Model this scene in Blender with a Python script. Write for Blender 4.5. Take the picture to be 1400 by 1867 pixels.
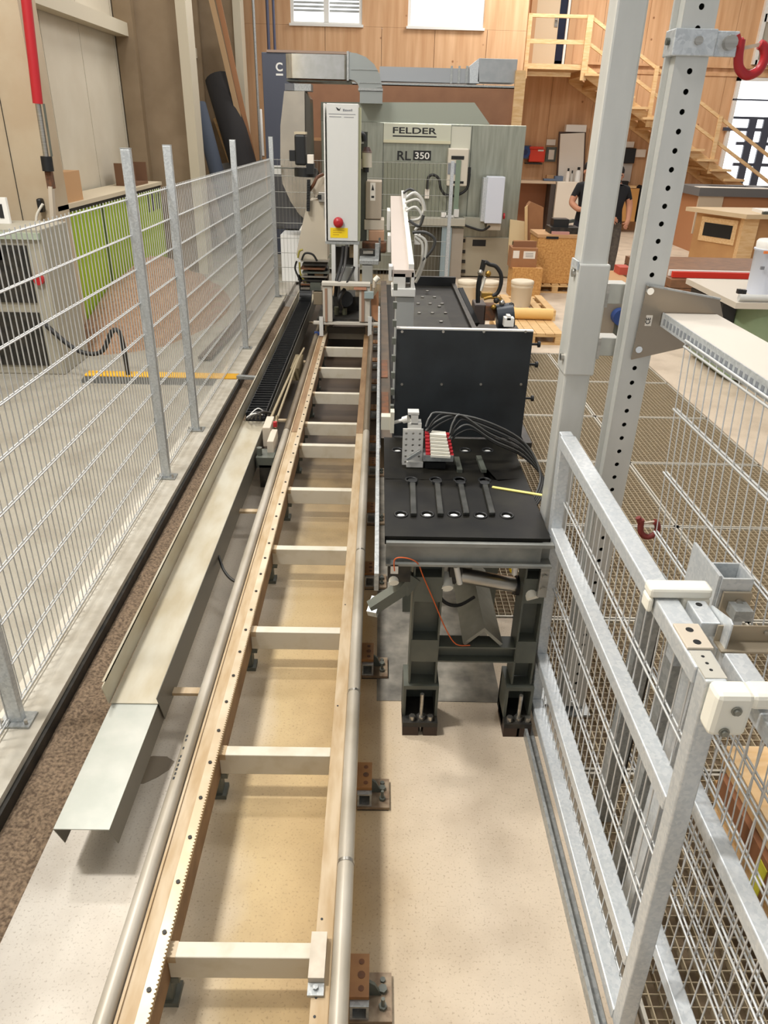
import bpy, math, random
from mathutils import Vector, Matrix
random.seed(7)
C = bpy.context.scene.collection
S = bpy.context.scene
for o in list(bpy.data.objects): bpy.data.objects.remove(o)

# ---------------------------------------------------------------- camera
F = 1338.0; CX, CY = 700.0, 933.5; EYE = Vector((0, 0, 2.4))
_dn = Vector((-65, 2556.5, F)).normalized()
_fw = Vector((-6, -699.5, F)); _fw = (_fw - _fw.dot(_dn) * _dn).normalized()
_rt = _dn.cross(_fw)
if _rt.x < 0: _rt = -_rt
ROWS = (_rt, _fw, -_dn)                       # world axes seen from the lens
cam = bpy.data.cameras.new('camera'); cam.sensor_fit = 'HORIZONTAL'; cam.sensor_width = 36
cam.lens = F / 1400 * 36; cam.clip_start = .05; cam.clip_end = 200
co = bpy.data.objects.new('camera', cam); C.objects.link(co)
R3 = Matrix([[r.x, -r.y, -r.z] for r in ROWS])
co.matrix_world = Matrix.Translation(EYE) @ R3.to_4x4()
S.camera = co
S.view_settings.view_transform = 'Standard'; S.view_settings.look = 'None'
S.view_settings.gamma = 1; S.view_settings.use_curve_mapping = False
S.view_settings.exposure = 0.12

# ---------------------------------------------------------------- light
w = bpy.data.worlds.new('daylight'); S.world = w; w.use_nodes = True
bg = w.node_tree.nodes['Background']; bg.inputs[0].default_value = (.97, .985, 1, 1); bg.inputs[1].default_value = .5
def area(name, loc, sx, sy, power, col=(1, .985, .965), rot=(0, 0, 0)):
    l = bpy.data.lights.new(name, 'AREA'); l.shape = 'RECTANGLE'; l.size = sx; l.size_y = sy; l.energy = power; l.color = col
    o = bpy.data.objects.new(name, l); o.location = loc; o.rotation_euler = rot; C.objects.link(o)
area('hall_lamp_near_left', (-3.0, 1.9, 7.3), 1.0, .4, 420)
area('hall_lamp_mid_left', (-3.0, 5.2, 7.3), 1.0, .4, 240)
area('hall_lamp_near_right', (3.0, 3.2, 7.3), 1.5, 1.0, 70)
area('hall_lamp_middle', (1.5, 9.3, 7.3), 2.5, 1.0, 210)
area('hall_lamp_far_left', (-2.0, 13.5, 7.3), 1.5, 1.0, 170)
area('hall_lamp_far', (4.5, 18, 7.3), 5, 1.5, 420)

def ray(px, py):
    v = Vector((px - CX, py - CY, F)); return Vector([r.dot(v) for r in ROWS])
def at(px, py, y):
    r = ray(px, py); return EYE + r * (y / r.y)
def atz(px, py, z):
    r = ray(px, py); return EYE + r * ((z - EYE.z) / r.z)
def atx(px, py, x):
    r = ray(px, py); return EYE + r * (x / r.x)

# ---------------------------------------------------------------- materials
def srgb(c):
    return tuple((v / 255 / 12.92) if v / 255 <= .04045 else ((v / 255 + .055) / 1.055) ** 2.4 for v in c) + (1,)
MATS = {}
def mat(name, col, rough=.6, metal=0.0, col2=None, scale=8, detail=4, bump=0, kind='noise', lo=.35, hi=.65, stretch=None, trans=0, alpha=1):
    if name in MATS: return MATS[name]
    m = bpy.data.materials.new(name); m.use_nodes = True; nt = m.node_tree; b = nt.nodes['Principled BSDF']
    b.inputs['Roughness'].default_value = rough; b.inputs['Metallic'].default_value = metal
    b.inputs['Base Color'].default_value = srgb(col)
    if trans: b.inputs['Transmission Weight'].default_value = trans
    if col2 or bump:
        tc = nt.nodes.new('ShaderNodeTexCoord'); src = tc.outputs['Object']
        if stretch:
            mp = nt.nodes.new('ShaderNodeMapping'); mp.inputs['Scale'].default_value = stretch
            nt.links.new(src, mp.inputs[0]); src = mp.outputs[0]
        if kind == 'voronoi':
            t = nt.nodes.new('ShaderNodeTexVoronoi'); t.inputs['Scale'].default_value = scale; out = t.outputs['Color']
        else:
            t = nt.nodes.new('ShaderNodeTexNoise'); t.inputs['Scale'].default_value = scale; t.inputs['Detail'].default_value = detail
            out = t.outputs[0]
        nt.links.new(src, t.inputs['Vector'])
        if col2:
            cr = nt.nodes.new('ShaderNodeValToRGB'); cr.color_ramp.elements[0].position = lo; cr.color_ramp.elements[1].position = hi
            cr.color_ramp.elements[0].color = srgb(col); cr.color_ramp.elements[1].color = srgb(col2)
            nt.links.new(out, cr.inputs[0]); nt.links.new(cr.outputs[0], b.inputs['Base Color'])
        if bump:
            bp = nt.nodes.new('ShaderNodeBump'); bp.inputs['Strength'].default_value = bump; bp.inputs['Distance'].default_value = .01
            nt.links.new(out, bp.inputs['Height']); nt.links.new(bp.outputs[0], b.inputs['Normal'])
    MATS[name] = m; return m

def floor_mat():
    m = bpy.data.materials.new('dusty_concrete'); m.use_nodes = True; nt = m.node_tree; b = nt.nodes['Principled BSDF']
    N = nt.nodes.new; L = nt.links.new
    tc = N('ShaderNodeTexCoord'); sep = N('ShaderNodeSeparateXYZ'); L(tc.outputs['Object'], sep.inputs[0])
    n1 = N('ShaderNodeTexNoise'); n1.inputs['Scale'].default_value = 1.3; n1.inputs['Detail'].default_value = 6
    n2 = N('ShaderNodeTexNoise'); n2.inputs['Scale'].default_value = 120; n2.inputs['Detail'].default_value = 2
    n3 = N('ShaderNodeTexNoise'); n3.inputs['Scale'].default_value = 3.2; n3.inputs['Detail'].default_value = 8
    for n in (n1, n2, n3): L(tc.outputs['Object'], n.inputs['Vector'])
    # across the hall: pale grey by the fence, yellow sawdust between the rails, beige on the right
    ad = N('ShaderNodeMath'); ad.operation = 'MULTIPLY_ADD'; L(n1.outputs[0], ad.inputs[0]); ad.inputs[1].default_value = .5
    L(sep.outputs[0], ad.inputs[2])
    mr = N('ShaderNodeMapRange'); mr.inputs[1].default_value = -2.0; mr.inputs[2].default_value = 1.4; L(ad.outputs[0], mr.inputs[0])
    cr = N('ShaderNodeValToRGB'); L(mr.outputs[0], cr.inputs[0]); e = cr.color_ramp.elements
    e[0].position = .0; e[0].color = srgb((152, 146, 132)); e[1].position = 1; e[1].color = srgb((205, 188, 166))
    for p, c in ((.16, (156, 150, 136)), (.24, (206, 200, 190)), (.46, (206, 196, 180)), (.53, (188, 164, 120)), (.63, (180, 152, 106)), (.71, (198, 180, 154)), (.78, (206, 190, 168))):
        k = e.new(p); k.color = srgb(c)
    mx = N('ShaderNodeMix'); mx.data_type = 'RGBA'; mx.blend_type = 'MULTIPLY'
    c2 = N('ShaderNodeValToRGB'); c2.color_ramp.elements[0].position = .3; c2.color_ramp.elements[0].color = (.62, .58, .54, 1)
    c2.color_ramp.elements[1].position = .56; c2.color_ramp.elements[1].color = (1, 1, 1, 1); L(n3.outputs[0], c2.inputs[0])
    mx.inputs[0].default_value = .55; L(cr.outputs[0], mx.inputs[6]); L(c2.outputs[0], mx.inputs[7])
    m2 = N('ShaderNodeMix'); m2.data_type = 'RGBA'; m2.blend_type = 'MULTIPLY'; m2.inputs[0].default_value = .6
    c3 = N('ShaderNodeValToRGB'); c3.color_ramp.elements[0].position = .27; c3.color_ramp.elements[0].color = (.5, .45, .4, 1)
    c3.color_ramp.elements[1].position = .42; c3.color_ramp.elements[1].color = (1, 1, 1, 1); L(n2.outputs[0], c3.inputs[0])
    L(mx.outputs[2], m2.inputs[6]); L(c3.outputs[0], m2.inputs[7]); L(m2.outputs[2], b.inputs['Base Color'])
    # oily dust and painted-in shade around the saw track deeper in the hall
    def ramp(sock, a, b2):
        q = N('ShaderNodeMapRange'); q.interpolation_type = 'SMOOTHSTEP'; q.inputs[1].default_value = min(a, b2); q.inputs[2].default_value = max(a, b2); q.inputs[3].default_value = float(a > b2); q.inputs[4].default_value = float(a < b2); L(sock, q.inputs[0]); return q.outputs[0]
    def mul(a, b2):
        q = N('ShaderNodeMath'); q.operation = 'MULTIPLY'; L(a, q.inputs[0]); L(b2, q.inputs[1]); return q.outputs[0]
    wob = N('ShaderNodeMath'); wob.operation = 'MULTIPLY_ADD'; L(n3.outputs[0], wob.inputs[0]); wob.inputs[1].default_value = 3.0; L(sep.outputs[1], wob.inputs[2])
    dirt = mul(mul(ramp(wob.outputs[0], 4.4, 8.0), ramp(sep.outputs[0], -1.7, -1.2)), ramp(sep.outputs[0], .75, .55))
    inv = mul(dirt, ramp(sep.outputs[1], 15, 11))
    m3 = N('ShaderNodeMix'); m3.data_type = 'RGBA'; L(inv, m3.inputs[0]); L(m2.outputs[2], m3.inputs[6]); m3.inputs[7].default_value = srgb((66, 52, 38)); L(m3.outputs[2], b.inputs['Base Color'])
    b.inputs['Roughness'].default_value = .62
    return m

def wood_wall_mat():
    m = bpy.data.materials.new('spruce_boards'); m.use_nodes = True; nt = m.node_tree; b = nt.nodes['Principled BSDF']
    N = nt.nodes.new; L = nt.links.new
    tc = N('ShaderNodeTexCoord'); mp = N('ShaderNodeMapping'); mp.inputs['Scale'].default_value = (5, 5, .35); L(tc.outputs['Object'], mp.inputs[0])
    n = N('ShaderNodeTexNoise'); n.inputs['Scale'].default_value = 1.6; n.inputs['Detail'].default_value = 5; L(mp.outputs[0], n.inputs['Vector'])
    cr = N('ShaderNodeValToRGB'); cr.color_ramp.elements[0].position = .3; cr.color_ramp.elements[0].color = srgb((196, 148, 104))
    cr.color_ramp.elements[1].position = .7; cr.color_ramp.elements[1].color = srgb((222, 180, 138)); L(n.outputs[0], cr.inputs[0])
    v = N('ShaderNodeTexVoronoi'); v.inputs['Scale'].default_value = 2.6; L(tc.outputs['Object'], v.inputs['Vector'])   # knots
    k = N('ShaderNodeValToRGB'); k.color_ramp.elements[0].position = .05; k.color_ramp.elements[0].color = (.35, .2, .1, 1)
    k.color_ramp.elements[1].position = .09; k.color_ramp.elements[1].color = (1, 1, 1, 1); L(v.outputs['Distance'], k.inputs[0])
    mx = N('ShaderNodeMix'); mx.data_type = 'RGBA'; mx.blend_type = 'MULTIPLY'; mx.inputs[0].default_value = .8
    L(cr.outputs[0], mx.inputs[6]); L(k.outputs[0], mx.inputs[7]); L(mx.outputs[2], b.inputs['Base Color'])
    b.inputs['Roughness'].default_value = .65
    return m
M_FLOOR = floor_mat(); M_WOODWALL = wood_wall_mat()
GALV = mat('galvanised_steel', (190, 195, 198), .42, .6, (210, 214, 216), 95, kind='voronoi', lo=.2, hi=.8)
GALV2 = mat('dull_galvanised', (156, 159, 158), .45, .6, (178, 180, 178), 80, kind='voronoi', lo=.2, hi=.8)
ALU = mat('white_aluminium', (214, 212, 206), .4, .25)
STEEL = mat('brushed_steel', (164, 160, 152), .28, .9, (188, 184, 176), 6, stretch=(1, 1, 14))
SHEET = mat('machine_sheet', (152, 155, 141), .32, .6, (172, 174, 160), 3, stretch=(6, 6, .6))
DUCT = mat('duct_zinc', (206, 204, 196), .2, .85, (218, 216, 210), 9)
GUN = mat('grey_green_paint', (76, 80, 73), .45, .1, (96, 98, 88), 5)
IRON = mat('dark_iron', (38, 38, 36), .5, .4, (62, 58, 52), 14)
BLACK = mat('black_plastic', (20, 21, 22), .45)
PLATE = mat('black_phenolic_panel', (27, 31, 34), .5, 0, (38, 43, 47), 6)
TABLEM = mat('oily_black_table', (15, 14, 12), .5, 0, (36, 34, 28), 7, lo=.4, hi=.75)
TABLEM.node_tree.nodes['Principled BSDF'].inputs['Specular IOR Level'].default_value = .18
RUST = mat('rusty_steel', (120, 76, 48), .7, .2, (88, 66, 50), 20)
OCHRE = mat('dusty_ochre_steel', (168, 142, 104), .55, .05, (188, 168, 138), 7, stretch=(3, .6, 3))
RAILP = mat('worn_rail_pipe', (184, 176, 162), .42, .25, (156, 146, 128), 5, stretch=(1, .5, 1))
CREAM = mat('cream_paint', (204, 196, 178), .5, 0, (188, 176, 150), 12, lo=.5, hi=.85)
FRAMEP = mat('carriage_frame_paint', (192, 186, 174), .5)
BEIGE = mat('beige_paint', (196, 184, 166), .5)
DUSTM = mat('dusty_zinc_tray', (172, 160, 134), .45, .3, (190, 184, 166), 4, stretch=(2, .7, 2))
CAB = mat('light_grey_cabinet', (206, 206, 202), .4)
WHITE = mat('white_paint', (232, 230, 224), .5)
PEW = mat('white_polyethylene', (232, 228, 214), .45)
REDP = mat('red_paint', (172, 28, 36), .4)
YEL = mat('yellow_label', (232, 200, 20), .5)
PINE = mat('pale_pine', (214, 172, 118), .6, 0, (228, 194, 146), 5, stretch=(1, 6, 6))
PINED = mat('pallet_wood', (196, 156, 104), .7, 0, (222, 186, 132), 6, stretch=(1, 7, 7))
OSB = mat('osb_board', (178, 122, 62), .7, 0, (212, 164, 98), 34, detail=2, lo=.3, hi=.7)
CARD = mat('cardboard', (160, 112, 74), .8, 0, (150, 104, 68), 5)
CARDT = mat('pale_cardboard', (190, 148, 104), .8)
PANELM = mat('sandwich_panel', (200, 190, 170), .55, .05, (206, 197, 178), 2)
COLM = mat('column_paint', (136, 116, 90), .6, 0, (146, 126, 100), 3)
COLF = mat('column_flange_paint', (198, 188, 166), .6)
COLT = mat('boxed_column_tan', (176, 156, 128), .6, 0, (184, 168, 142), 2)
LIME = mat('lime_green_paint', (152, 178, 30), .5)
NAVY = mat('slate_blue_panel', (74, 78, 92), .45)
BROWN = mat('brown_curtain', (150, 106, 76), .6, 0, (140, 98, 70), 3)
GLASSY = mat('window_glass', (235, 240, 245), .05, 0, trans=1)
DIRT = mat('trench_dirt', (92, 74, 58), .9, 0, (122, 100, 80), 30)
SAW = mat('sawdust', (150, 128, 104), .95, 0, (92, 76, 60), 75, detail=8, bump=.6)
KERBM = mat('kerb_concrete', (196, 190, 176), .8, 0, (176, 168, 152), 9)
CONC = mat('dark_concrete', (128, 120, 106), .8, 0, (150, 142, 126), 12)
SKIN = mat('skin', (196, 138, 108), .6)
CLOTHB = mat('black_cotton', (24, 24, 27), .9)
CLOTHG = mat('grey_work_trousers', (86, 80, 74), .9, 0, (104, 96, 86), 20)
HAIRM = mat('dark_hair', (30, 22, 18), .8)
RUBBER = mat('black_rubber', (26, 25, 24), .6)
HOSEG = mat('grey_hose', (190, 188, 180), .4)
ORANGE = mat('orange_cable', (214, 96, 40), .5)
GREEN = mat('pale_green_paint', (128, 146, 112), .5, 0, (140, 156, 124), 3)
BLUEP = mat('blue_paint', (34, 62, 120), .5)
PAPER = mat('paper_label', (228, 220, 208), .7)
FELT = mat('charcoal_carpet', (44, 42, 42), .95)
INK = mat('black_print', (30, 30, 30), .6)
INKG = mat('grey_print', (130, 132, 136), .6)

# ---------------------------------------------------------------- mesh helpers
class MB:
    def __init__(s): s.v = []; s.f = []; s.sm = []
    def add(s, vs, fs, smooth=False):
        n = len(s.v); s.v += [Vector(v) for v in vs]; s.f += [tuple(i + n for i in f) for f in fs]; s.sm += [smooth] * len(fs); return s
    def box(s, x0, x1, y0, y1, z0, z1):
        x0, x1 = sorted((x0, x1)); y0, y1 = sorted((y0, y1)); z0, z1 = sorted((z0, z1))
        vs = [(x, y, z) for z in (z0, z1) for y in (y0, y1) for x in (x0, x1)]
        return s.add(vs, [(0, 2, 3, 1), (4, 5, 7, 6), (0, 1, 5, 4), (2, 6, 7, 3), (0, 4, 6, 2), (1, 3, 7, 5)])
    def bar(s, p, q, wx, wy, up=(0, 0, 1)):
        p, q = Vector(p), Vector(q); d = (q - p).normalized(); u = Vector(up)
        a = d.cross(u)
        if a.length < 1e-4: a = d.cross(Vector((0, 1, 0)))
        a.normalize(); b = a.cross(d).normalized(); vs = []
        for e in (p, q):
            for i, j in ((-1, -1), (1, -1), (1, 1), (-1, 1)): vs.append(e + a * (i * wx / 2) + b * (j * wy / 2))
        return s.add(vs, [(0, 1, 2, 3), (7, 6, 5, 4), (0, 4, 5, 1), (1, 5, 6, 2), (2, 6, 7, 3), (3, 7, 4, 0)])
    def cyl(s, p, q, r, seg=12, r2=None, cap=True):
        p, q = Vector(p), Vector(q); r2 = r if r2 is None else r2; d = (q - p).normalized()
        a = d.orthogonal().normalized(); b = d.cross(a); vs = []
        for e, rr in ((p, r), (q, r2)):
            for i in range(seg):
                t = 2 * math.pi * i / seg; vs.append(e + a * math.cos(t) * rr + b * math.sin(t) * rr)
        s.add(vs, [(i, (i + 1) % seg, seg + (i + 1) % seg, seg + i) for i in range(seg)], True)
        if cap: s.add(vs, [tuple(range(seg))[::-1], tuple(range(seg, 2 * seg))])
        return s
    def tube(s, pts, r, seg=6, sub=5):
        P = [Vector(p) for p in pts]; Q = []
        for i in range(len(P) - 1):
            p0 = P[max(i - 1, 0)]; p1 = P[i]; p2 = P[i + 1]; p3 = P[min(i + 2, len(P) - 1)]
            for k in range(sub):
                t = k / sub
                Q.append(.5 * ((2 * p1) + (p2 - p0) * t + (2 * p0 - 5 * p1 + 4 * p2 - p3) * t * t + (3 * p1 - p0 - 3 * p2 + p3) * t ** 3))
        Q.append(P[-1]); vs = []; a = None
        for i, q in enumerate(Q):
            d = (Q[min(i + 1, len(Q) - 1)] - Q[max(i - 1, 0)]).normalized()
            a = d.orthogonal() if a is None else a - d * a.dot(d)
            a.normalize(); b = d.cross(a)
            for k in range(seg):
                t = 2 * math.pi * k / seg; vs.append(q + a * math.cos(t) * r + b * math.sin(t) * r)
        n = len(Q)
        fs = [(i * seg + k, i * seg + (k + 1) % seg, (i + 1) * seg + (k + 1) % seg, (i + 1) * seg + k) for i in range(n - 1) for k in range(seg)]
        s.add(vs, fs, True); s.add([vs[k] for k in range(seg)], [tuple(range(seg))[::-1]]); s.add(vs[-seg:], [tuple(range(seg))])
        return s
    def prism(s, poly, axis, a0, a1, smooth=False):
        n = len(poly); vs = []
        for a in (a0, a1):
            for p in poly: vs.append({'x': (a, p[0], p[1]), 'y': (p[0], a, p[1]), 'z': (p[0], p[1], a)}[axis])
        s.add(vs, [tuple(range(n))[::-1], tuple(range(n, 2 * n))])
        return s.add(vs, [(i, (i + 1) % n, n + (i + 1) % n, n + i) for i in range(n)], smooth)
    def lathe(s, prof, c, seg=20, cap=True):
        c = Vector(c); vs = []
        for r, z in prof:
            for i in range(seg):
                t = 2 * math.pi * i / seg; vs.append(c + Vector((r * math.cos(t), r * math.sin(t), z)))
        n = len(prof)
        s.add(vs, [(j * seg + i, j * seg + (i + 1) % seg, (j + 1) * seg + (i + 1) % seg, (j + 1) * seg + i) for j in range(n - 1) for i in range(seg)], True)
        if cap: s.add(vs[:seg], [tuple(range(seg))[::-1]]); s.add(vs[-seg:], [tuple(range(seg))])
        return s
    def ball(s, c, r, seg=12, sc=(1, 1, 1)):
        c = Vector(c); vs = []; h = seg // 2
        for j in range(1, h):
            a = math.pi * j / h
            for i in range(seg):
                t = 2 * math.pi * i / seg
                vs.append(c + Vector((r * sc[0] * math.sin(a) * math.cos(t), r * sc[1] * math.sin(a) * math.sin(t), r * sc[2] * math.cos(a))))
        b = len(vs); vs += [c + Vector((0, 0, r * sc[2])), c - Vector((0, 0, r * sc[2]))]
        fs = [(j * seg + i, (j + 1) * seg + i, (j + 1) * seg + (i + 1) % seg, j * seg + (i + 1) % seg) for j in range(h - 2) for i in range(seg)]
        fs += [(b, i, (i + 1) % seg) for i in range(seg)] + [(b + 1, (h - 2) * seg + (i + 1) % seg, (h - 2) * seg + i) for i in range(seg)]
        return s.add(vs, fs, True)
    def sqtube(s, x0, x1, y0, y1, z0, z1, t=.005):          # open square tube standing upright
        s.box(x0, x1, y0, y0 + t, z0, z1); s.box(x0, x1, y1 - t, y1, z0, z1)
        s.box(x0, x0 + t, y0 + t, y1 - t, z0, z1); s.box(x1 - t, x1, y0 + t, y1 - t, z0, z1); return s
    def holecell(s, u0, u1, v0, v1, cu, cv, r, pos, depth, n=16):
        # flat rectangle with a round hole; pos(u,v,d) -> world
        ang = [2 * math.pi * i / n for i in range(n)]; sq = []
        for a in ang:
            dx, dy = math.cos(a), math.sin(a); k = 1e9
            if dx > 1e-6: k = min(k, (u1 - cu) / dx)
            if dx < -1e-6: k = min(k, (u0 - cu) / dx)
            if dy > 1e-6: k = min(k, (v1 - cv) / dy)
            if dy < -1e-6: k = min(k, (v0 - cv) / dy)
            sq.append((cu + dx * k, cv + dy * k))
        cs = [(cu + math.cos(a) * r, cv + math.sin(a) * r) for a in ang]
        vs = [pos(u, v, 0) for u, v in sq] + [pos(u, v, 0) for u, v in cs] + [pos(u, v, depth) for u, v in cs]
        fs = [(i, (i + 1) % n, n + (i + 1) % n, n + i) for i in range(n)] + [(n + i, n + (i + 1) % n, 2 * n + (i + 1) % n, 2 * n + i) for i in range(n)]
        s.add(vs, fs)
        for cu_, cv_ in ((u0, v0), (u1, v0), (u1, v1), (u0, v1)):      # fill the corner triangles
            near = sorted(range(n), key=lambda i: (sq[i][0] - cu_) ** 2 + (sq[i][1] - cv_) ** 2)[:2]
            s.add([pos(cu_, cv_, 0), pos(*sq[near[0]], 0), pos(*sq[near[1]], 0)], [(0, 1, 2)])
        return s
    def fbox(s, px0, py0, px1, py1, Y, d):
        a = at(px0, py0, Y); b = at(px1, py1, Y); return s.box(a.x, b.x, Y, Y + d, a.z, b.z)
    def fpoly(s, pts, Y, d, smooth=False):
        q = [at(x, y, Y) for x, y in pts]; return s.prism([(p.x, p.z) for p in q], 'y', Y, Y + d, smooth)

def rootloc(o):
    while o.parent: o = o.parent
    return Vector(o.location)
def mesh_of(name, mb, off, m):
    me = bpy.data.meshes.new(name); me.from_pydata([v - off for v in mb.v], [], mb.f)
    me.polygons.foreach_set('use_smooth', mb.sm); me.materials.append(m); me.update(); return me
def bevel(o, wd):
    if wd:
        b = o.modifiers.new('edge', 'BEVEL'); b.width = wd; b.segments = 2; b.limit_method = 'ANGLE'; b.angle_limit = .9
def thing(name, label, cat, loc, group=None):
    o = bpy.data.objects.new(name, None); o.empty_display_size = .1; o.location = loc; C.objects.link(o)
    o['label'] = label; o['category'] = cat
    if group: o['group'] = group
    return o
def part(parent, name, mb, m, label=None, kind=None, bev=0):
    o = bpy.data.objects.new(name, mesh_of(name, mb, rootloc(parent), m)); C.objects.link(o); o.parent = parent
    if label: o['label'] = label
    if kind: o['kind'] = kind
    bevel(o, bev); return o
def single(name, mb, m, label, cat, group=None, kind=None, bev=0):
    xs = [v.x for v in mb.v]; ys = [v.y for v in mb.v]; zs = [v.z for v in mb.v]
    off = Vector(((min(xs) + max(xs)) / 2, (min(ys) + max(ys)) / 2, min(zs)))
    o = bpy.data.objects.new(name, mesh_of(name, mb, off, m)); o.location = off; C.objects.link(o)
    o['label'] = label; o['category'] = cat
    if group: o['group'] = group
    if kind: o['kind'] = kind
    bevel(o, bev); return o
def struct(name, mb, m, label=None, loc=(0, 0, 0)):
    o = bpy.data.objects.new(name, mesh_of(name, mb, Vector(loc), m)); o.location = loc; C.objects.link(o); o['kind'] = 'structure'
    if label: o['label'] = label
    return o
def inst(parent, name, mesh, loc):
    o = bpy.data.objects.new(name, mesh); C.objects.link(o); o.parent = parent
    o.location = Vector(loc) - rootloc(parent); return o
def dup(root, off, label=None):
    r = root.copy(); C.objects.link(r); r.location = Vector(root.location) + Vector(off)
    if label: r['label'] = label
    for ch in list(root.children):
        c = ch.copy(); C.objects.link(c); c.parent = r
        for g in ch.children:
            d = g.copy(); C.objects.link(d); d.parent = c
    return r
def text(parent, name, body, p, height, m, width=None, depth=.002, rz=0, bold=0.0, rot=None):
    cu = bpy.data.curves.new(name, 'FONT'); cu.body = body; cu.size = 1; cu.extrude = 0; cu.offset = bold
    tmp = bpy.data.objects.new(name, cu); C.objects.link(tmp)
    dg = bpy.context.evaluated_depsgraph_get(); me = bpy.data.meshes.new_from_object(tmp.evaluated_get(dg)); bpy.data.objects.remove(tmp)
    xs = [v.co.x for v in me.vertices]; ys = [v.co.y for v in me.vertices]
    sy = height / (max(ys) - min(ys)); sx = sy if width is None else width / (max(xs) - min(xs)); x0, y0 = min(xs), min(ys)
    for v in me.vertices:
        a, b = (v.co.x - x0) * sx, (v.co.y - y0) * sy
        l = Vector((a, 0, b))                                   # facing -Y (towards the camera side)
        if rot: l = rot @ l
        v.co = l
    me.materials.clear(); me.materials.append(m); me.name = name
    o = bpy.data.objects.new(name, me); C.objects.link(o); o.parent = parent; o.location = Vector(p) - rootloc(parent); return o
def rod_mesh(name, L, r, m, axis='z', seg=6):
    q = {'z': (0, 0, L), 'y': (0, L, 0), 'x': (L, 0, 0)}[axis]
    return mesh_of(name, MB().cyl((0, 0, 0), q, r, seg), Vector((0, 0, 0)), m)

exec_parts = []
# ================================================================ THE SETTING
T = -.3
fl = MB()
fl.box(-9, -1.43, -2, 30, T, 0); fl.box(-1.43, -1.2, -2, 30, T, -.07); fl.box(-1.2, .62, -2, 30, T, 0)
fl.box(.62, .84, -2, 3.34, T, 0); fl.box(3.2, 16, -2, 30, T, 0); fl.box(.62, 3.2, 8.87, 30, T, 0); fl.box(.84, 3.2, -2, .05, T, 0)
floor = struct('floor', fl, M_FLOOR)
part(floor, 'pit_bottom', MB().box(.5, 3.3, 0, 9, -.5, -.28), mat('pit_dirt', (112, 94, 72), .9, 0, (136, 116, 90), 14))
dirt = MB(); nx, ny = 6, 160
vs = []
for j in range(ny + 1):
    for i in range(nx + 1):
        e = 0 if i in (0, nx) else 1
        vs.append((-1.43 + .23 * i / nx, .4 + 11 * j / ny, -.066 + e * random.uniform(.002, .022) + (.012 if i < 2 else 0)))
dirt.add(vs, [(j * 7 + i, j * 7 + i + 1, (j + 1) * 7 + i + 1, (j + 1) * 7 + i) for j in range(ny) for i in range(nx)], True)
part(floor, 'trench_sawdust', dirt, SAW, kind='stuff')
part(floor, 'trench_edge_angle', MB().box(-1.445, -1.425, .3, 11.5, -.07, .006), IRON)
# floor gratings, panel by panel
rows = [.06, 1.15, 2.25, 3.35, 4.45, 5.55, 6.65, 7.75, 8.86]; cols = [(.63, 2.1), (2.1, 3.19)]
for j in range(8):
    for a, b in cols:
        if a < 1 and rows[j + 1] < 3.4: a = .85
        y0, y1 = rows[j] + .006, rows[j + 1] - .006; x0, x1 = a + .006, b - .006
        fr = MB().box(x0, x1, y0, y0 + .012, -.03, 0).box(x0, x1, y1 - .012, y1, -.03, 0).box(x0, x0 + .012, y0, y1, -.03, 0).box(x1 - .012, x1, y0, y1, -.03, 0)
        g = part(floor, 'grating_panel', fr, mat('grating_rim', (188, 182, 168), .5, .3))
        br = MB(); n = int((x1 - x0) / .037)
        for i in range(1, n):
            x = x0 + (x1 - x0) * i / n
            br.box(x - .002, x + .002, y0, y1, -.028, -.001)
        n = int((y1 - y0) / .037)
        for i in range(1, n):
            y = y0 + (y1 - y0) * i / n; xa = x0
            br.box(xa, x1, y - .0015, y + .0015, -.012, -.003)
        part(g, 'grating_bars', br, mat('grating_bar', (176, 160, 132), .55, .2), kind='stuff')
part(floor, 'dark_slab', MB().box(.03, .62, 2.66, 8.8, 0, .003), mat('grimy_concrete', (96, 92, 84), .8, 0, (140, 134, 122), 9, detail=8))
st_ = [atz(*p, .002) for p in ((238, 1431), (236, 1395), (252, 1382), (280, 1378), (304, 1379), (318, 1388), (308, 1403), (288, 1416), (262, 1428))]
part(floor, 'dark_floor_patch', MB().prism([(p.x, p.y) for p in st_], 'z', 0, .0015), mat('patch_grey', (132, 120, 102), .6))  # flat patch, darker than the floor around it
# unseen roof added to shade the left bay, left open over the machine bay
struct('shade_ceiling', MB().box(-4.6, -1.0, -6, 22.2, 7.6, 7.8).box(5.0, 16, -6, 22.2, 7.6, 7.8).box(-1.0, 5.0, 8, 10.5, 7.6, 7.8).box(-1.0, 5.0, 17, 22.2, 7.6, 7.8), WHITE)
# kerb under the left fence
struct('trim_1', MB().box(-1.66, -1.445, .2, 12, -.01, .035), KERBM, 'pale concrete kerb under the mesh fence')

def wall_piece(parent, m, *b): part(parent, 'wall_panel', MB().box(*b), m)
# end wall of boards with two windows: panels butt with a fine joint
YB = 20.0
w1 = (at(530, 45, YB), at(660, 45, YB)); w2 = (at(743, 47, YB), at(881, 47, YB))
wx = [w1[0].x, w1[1].x, w2[0].x, w2[1].x]; zs = w1[0].z; ze = 6.1; XE = 3.30
wall_back = struct('wall_back', MB().box(-4.6, XE, YB + .08, YB + .22, 0, zs - .02), M_WOODWALL)
for a, b in ((-4.6, -2.62), (-2.61, -1.32), (-1.31, -.02), (-.01, 1.2), (1.21, 2.4), (2.41, XE)):
    wall_piece(wall_back, M_WOODWALL, a, b, YB, YB + .1, 0, zs)
for a, b in ((-4.6, wx[0]), (wx[1], wx[2]), (wx[3], XE)): wall_piece(wall_back, M_WOODWALL, a, b, YB, YB + .2, zs + .003, ze)
wall_piece(wall_back, M_WOODWALL, -4.6, XE, YB, YB + .2, ze + .003, 7.6)
YC = 22.0
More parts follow.
